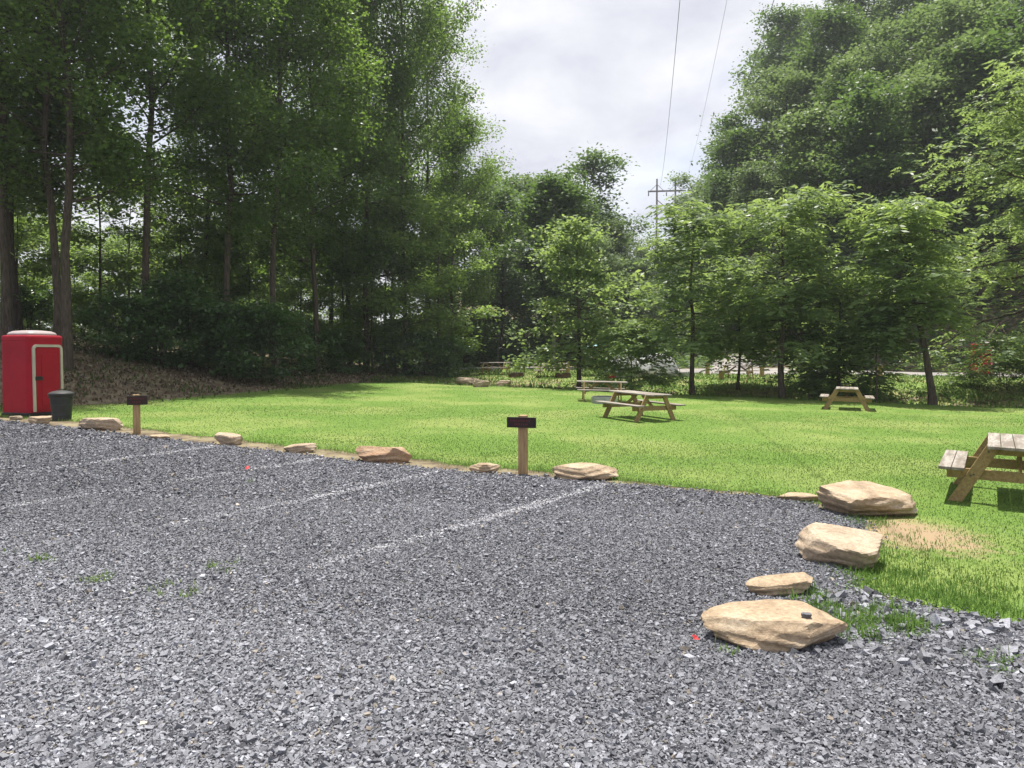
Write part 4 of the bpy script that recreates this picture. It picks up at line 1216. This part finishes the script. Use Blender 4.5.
MB().box((0, 0, .37), (.58, .38, .055), None, .015).build("lid", M['tent_white'], c)
for px, py, hh, lab in [(568, 373.5, .6, "short brown marker post right of the small far picnic table"), (707.5, 375, .75, "short brown marker post at the road right of the slim walnut"),
                        (721, 380, .45, "low dark red-brown stump post on the terrace"), (880, 378, .7, "short dark marker post by the far road beside the thin sapling"), (762, 377, .6, "marker post left of the broad walnut's trunk")]:
    p = at(px, py)
    o = thing("marker_post", p, lab, "post", "short marker posts of the camp", .3)
    MB().box((0, 0, hh / 2 - .05), (.2, .2, hh + .1), None, .015).build("post", M['post_wood'], o)
    loft([(rrect(.22, .22, .02), hh), (rrect(.2, .2, .02), hh + .03), (rrect(.04, .04, .01), hh + .08)]).build("post_cap", M['sign_dark'], o)
p = at(498, 374)
o = thing("iron_stand", p, "thin iron lantern stand beside the far picnic table near the wood", "lantern stand")
MB().tube([(0, 0, -.1), (0, 0, 1.5), (.05, 0, 1.62), (.2, 0, 1.66), (.3, 0, 1.6)], .025, 8).build("pole", M['bolt'], o)
MB().tube([(-.35, 0, -.05), (0, 0, .5), (.35, 0, -.05)], .02, 8).build("brace", M['bolt'], o)

# ------------------------------------------------------------------ power pole and wires
M['pole_wood'] = noise_mat("pole_wood", (.12, .11, .12), (.22, .21, .22), 4, .9, .2, 10, stretch=(3, 3, .3))
M['wire'] = noise_mat("wire_metal", (.10, .10, .11), (.16, .16, .17), 5, .5, 0)
YP = 160.0
def sky_pt(px, py, d):
    r_ = ray(px, py); k = d / r_[1]
    return Vector((r_[0] * k, d, CAM_Z + r_[2] * k))
a, b_ = sky_pt(657, 179, YP), sky_pt(675.5, 178, YP)
gz = h1((a.x + b_.x) / 2, YP)
pp = thing("power_pole", ((a.x + b_.x) / 2, YP, gz), "wooden double power pole with crossarm standing above the trees in the gap", "power pole")
O = Vector(((a.x + b_.x) / 2, YP, gz))
for q in (a, b_):
    MB().tube([(q.x - O.x, 0, -1), (q.x - O.x, 0, q.z - O.z)], [.26, .17], 10).build("pole", M['pole_wood'], pp)
ca, cb_ = sky_pt(648, 191.5, YP), sky_pt(685.5, 190.5, YP)
MB().bar(ca - O, cb_ - O, .22, .3).build("crossarm", M['pole_wood'], pp)
for q, s in ((a, -1), (a, 1), (b_, -1), (b_, 1)):
    MB().tube([(q.x - O.x, -.2, sky_pt(657, 184.5, YP).z - O.z), (q.x - O.x + s * 1.5, -.2, ca.z - O.z)], .055, 6).build("brace", M['pole_wood'], pp)
MB().tube([(a.x - O.x, -.2, sky_pt(657, 200, YP).z - O.z), (b_.x - O.x, -.2, sky_pt(657, 216, YP).z - O.z)], .08, 6).build("brace", M['pole_wood'], pp)
MB().tube([(b_.x - O.x, .2, sky_pt(657, 200, YP).z - O.z), (a.x - O.x, .2, sky_pt(657, 216, YP).z - O.z)], .08, 6).build("brace", M['pole_wood'], pp)
ins = []
for px in (648.6, 666.5, 685):
    q = sky_pt(px, 191.5, YP)
    MB().lathe([(.05, -.15), (.14, -.3), (.07, -.4), (.14, -.55), (.07, -.65), (.14, -.8), (.05, -.95)], 10, q - O).build("insulator", M['bolt'], pp)
    ins.append(q + Vector((0, 0, -.95)))
def wire(p0, through, end_y, rad, label):
    """from the pole through a point seen overhead and on past the camera, hanging in a curve"""
    k = (through.y - p0.y)
    sl = (through - p0) / k
    pts = []
    sag = .0011
    for i in range(41):
        y = p0.y + (end_y - p0.y) * i / 40
        q = p0 + sl * (y - p0.y); q.z += sag * (y - p0.y) * (y - through.y)
        pts.append(q)
    o = MB().tube(pts, rad, 6).build("power_line", M['wire'])
    tag(o, label, "power line", "power lines overhead")
wire(a.copy(), sky_pt(680, 0, 34), -50, .013, "most distinct wire running from the left pole top up over the lawn")
wire(b_.copy(), sky_pt(727, 0, 34), -50, .007, "faint middle wire running up from the right pole top")
wire(ins[2], sky_pt(774, 0, 34), -50, .016, "rightmost wire passing in front of the hillside trees")
wire(ins[0], sky_pt(662, 0, 60), 60.0, .006, "barely visible wire at the left end of the crossarm") if False else None

# ------------------------------------------------------------------ humid summer air
hm = bpy.data.materials.new("humid_air"); hm.use_nodes = True
hn = hm.node_tree.nodes; hn.clear()
ho = hn.new("ShaderNodeOutputMaterial"); hv = hn.new("ShaderNodeVolumePrincipled")
hv.inputs["Color"].default_value = (.86, .92, 1.0, 1); hv.inputs["Density"].default_value = HAZE; hv.inputs["Anisotropy"].default_value = .35
hm.node_tree.links.new(hv.outputs[0], ho.inputs["Volume"])
hz = MB().box((0, 150, 25), (420, 460, 66)).build("haze", hm)
hz["kind"] = "stuff"

print("objects", len(bpy.data.objects), "verts", sum(len(m_.vertices) for m_ in bpy.data.meshes))
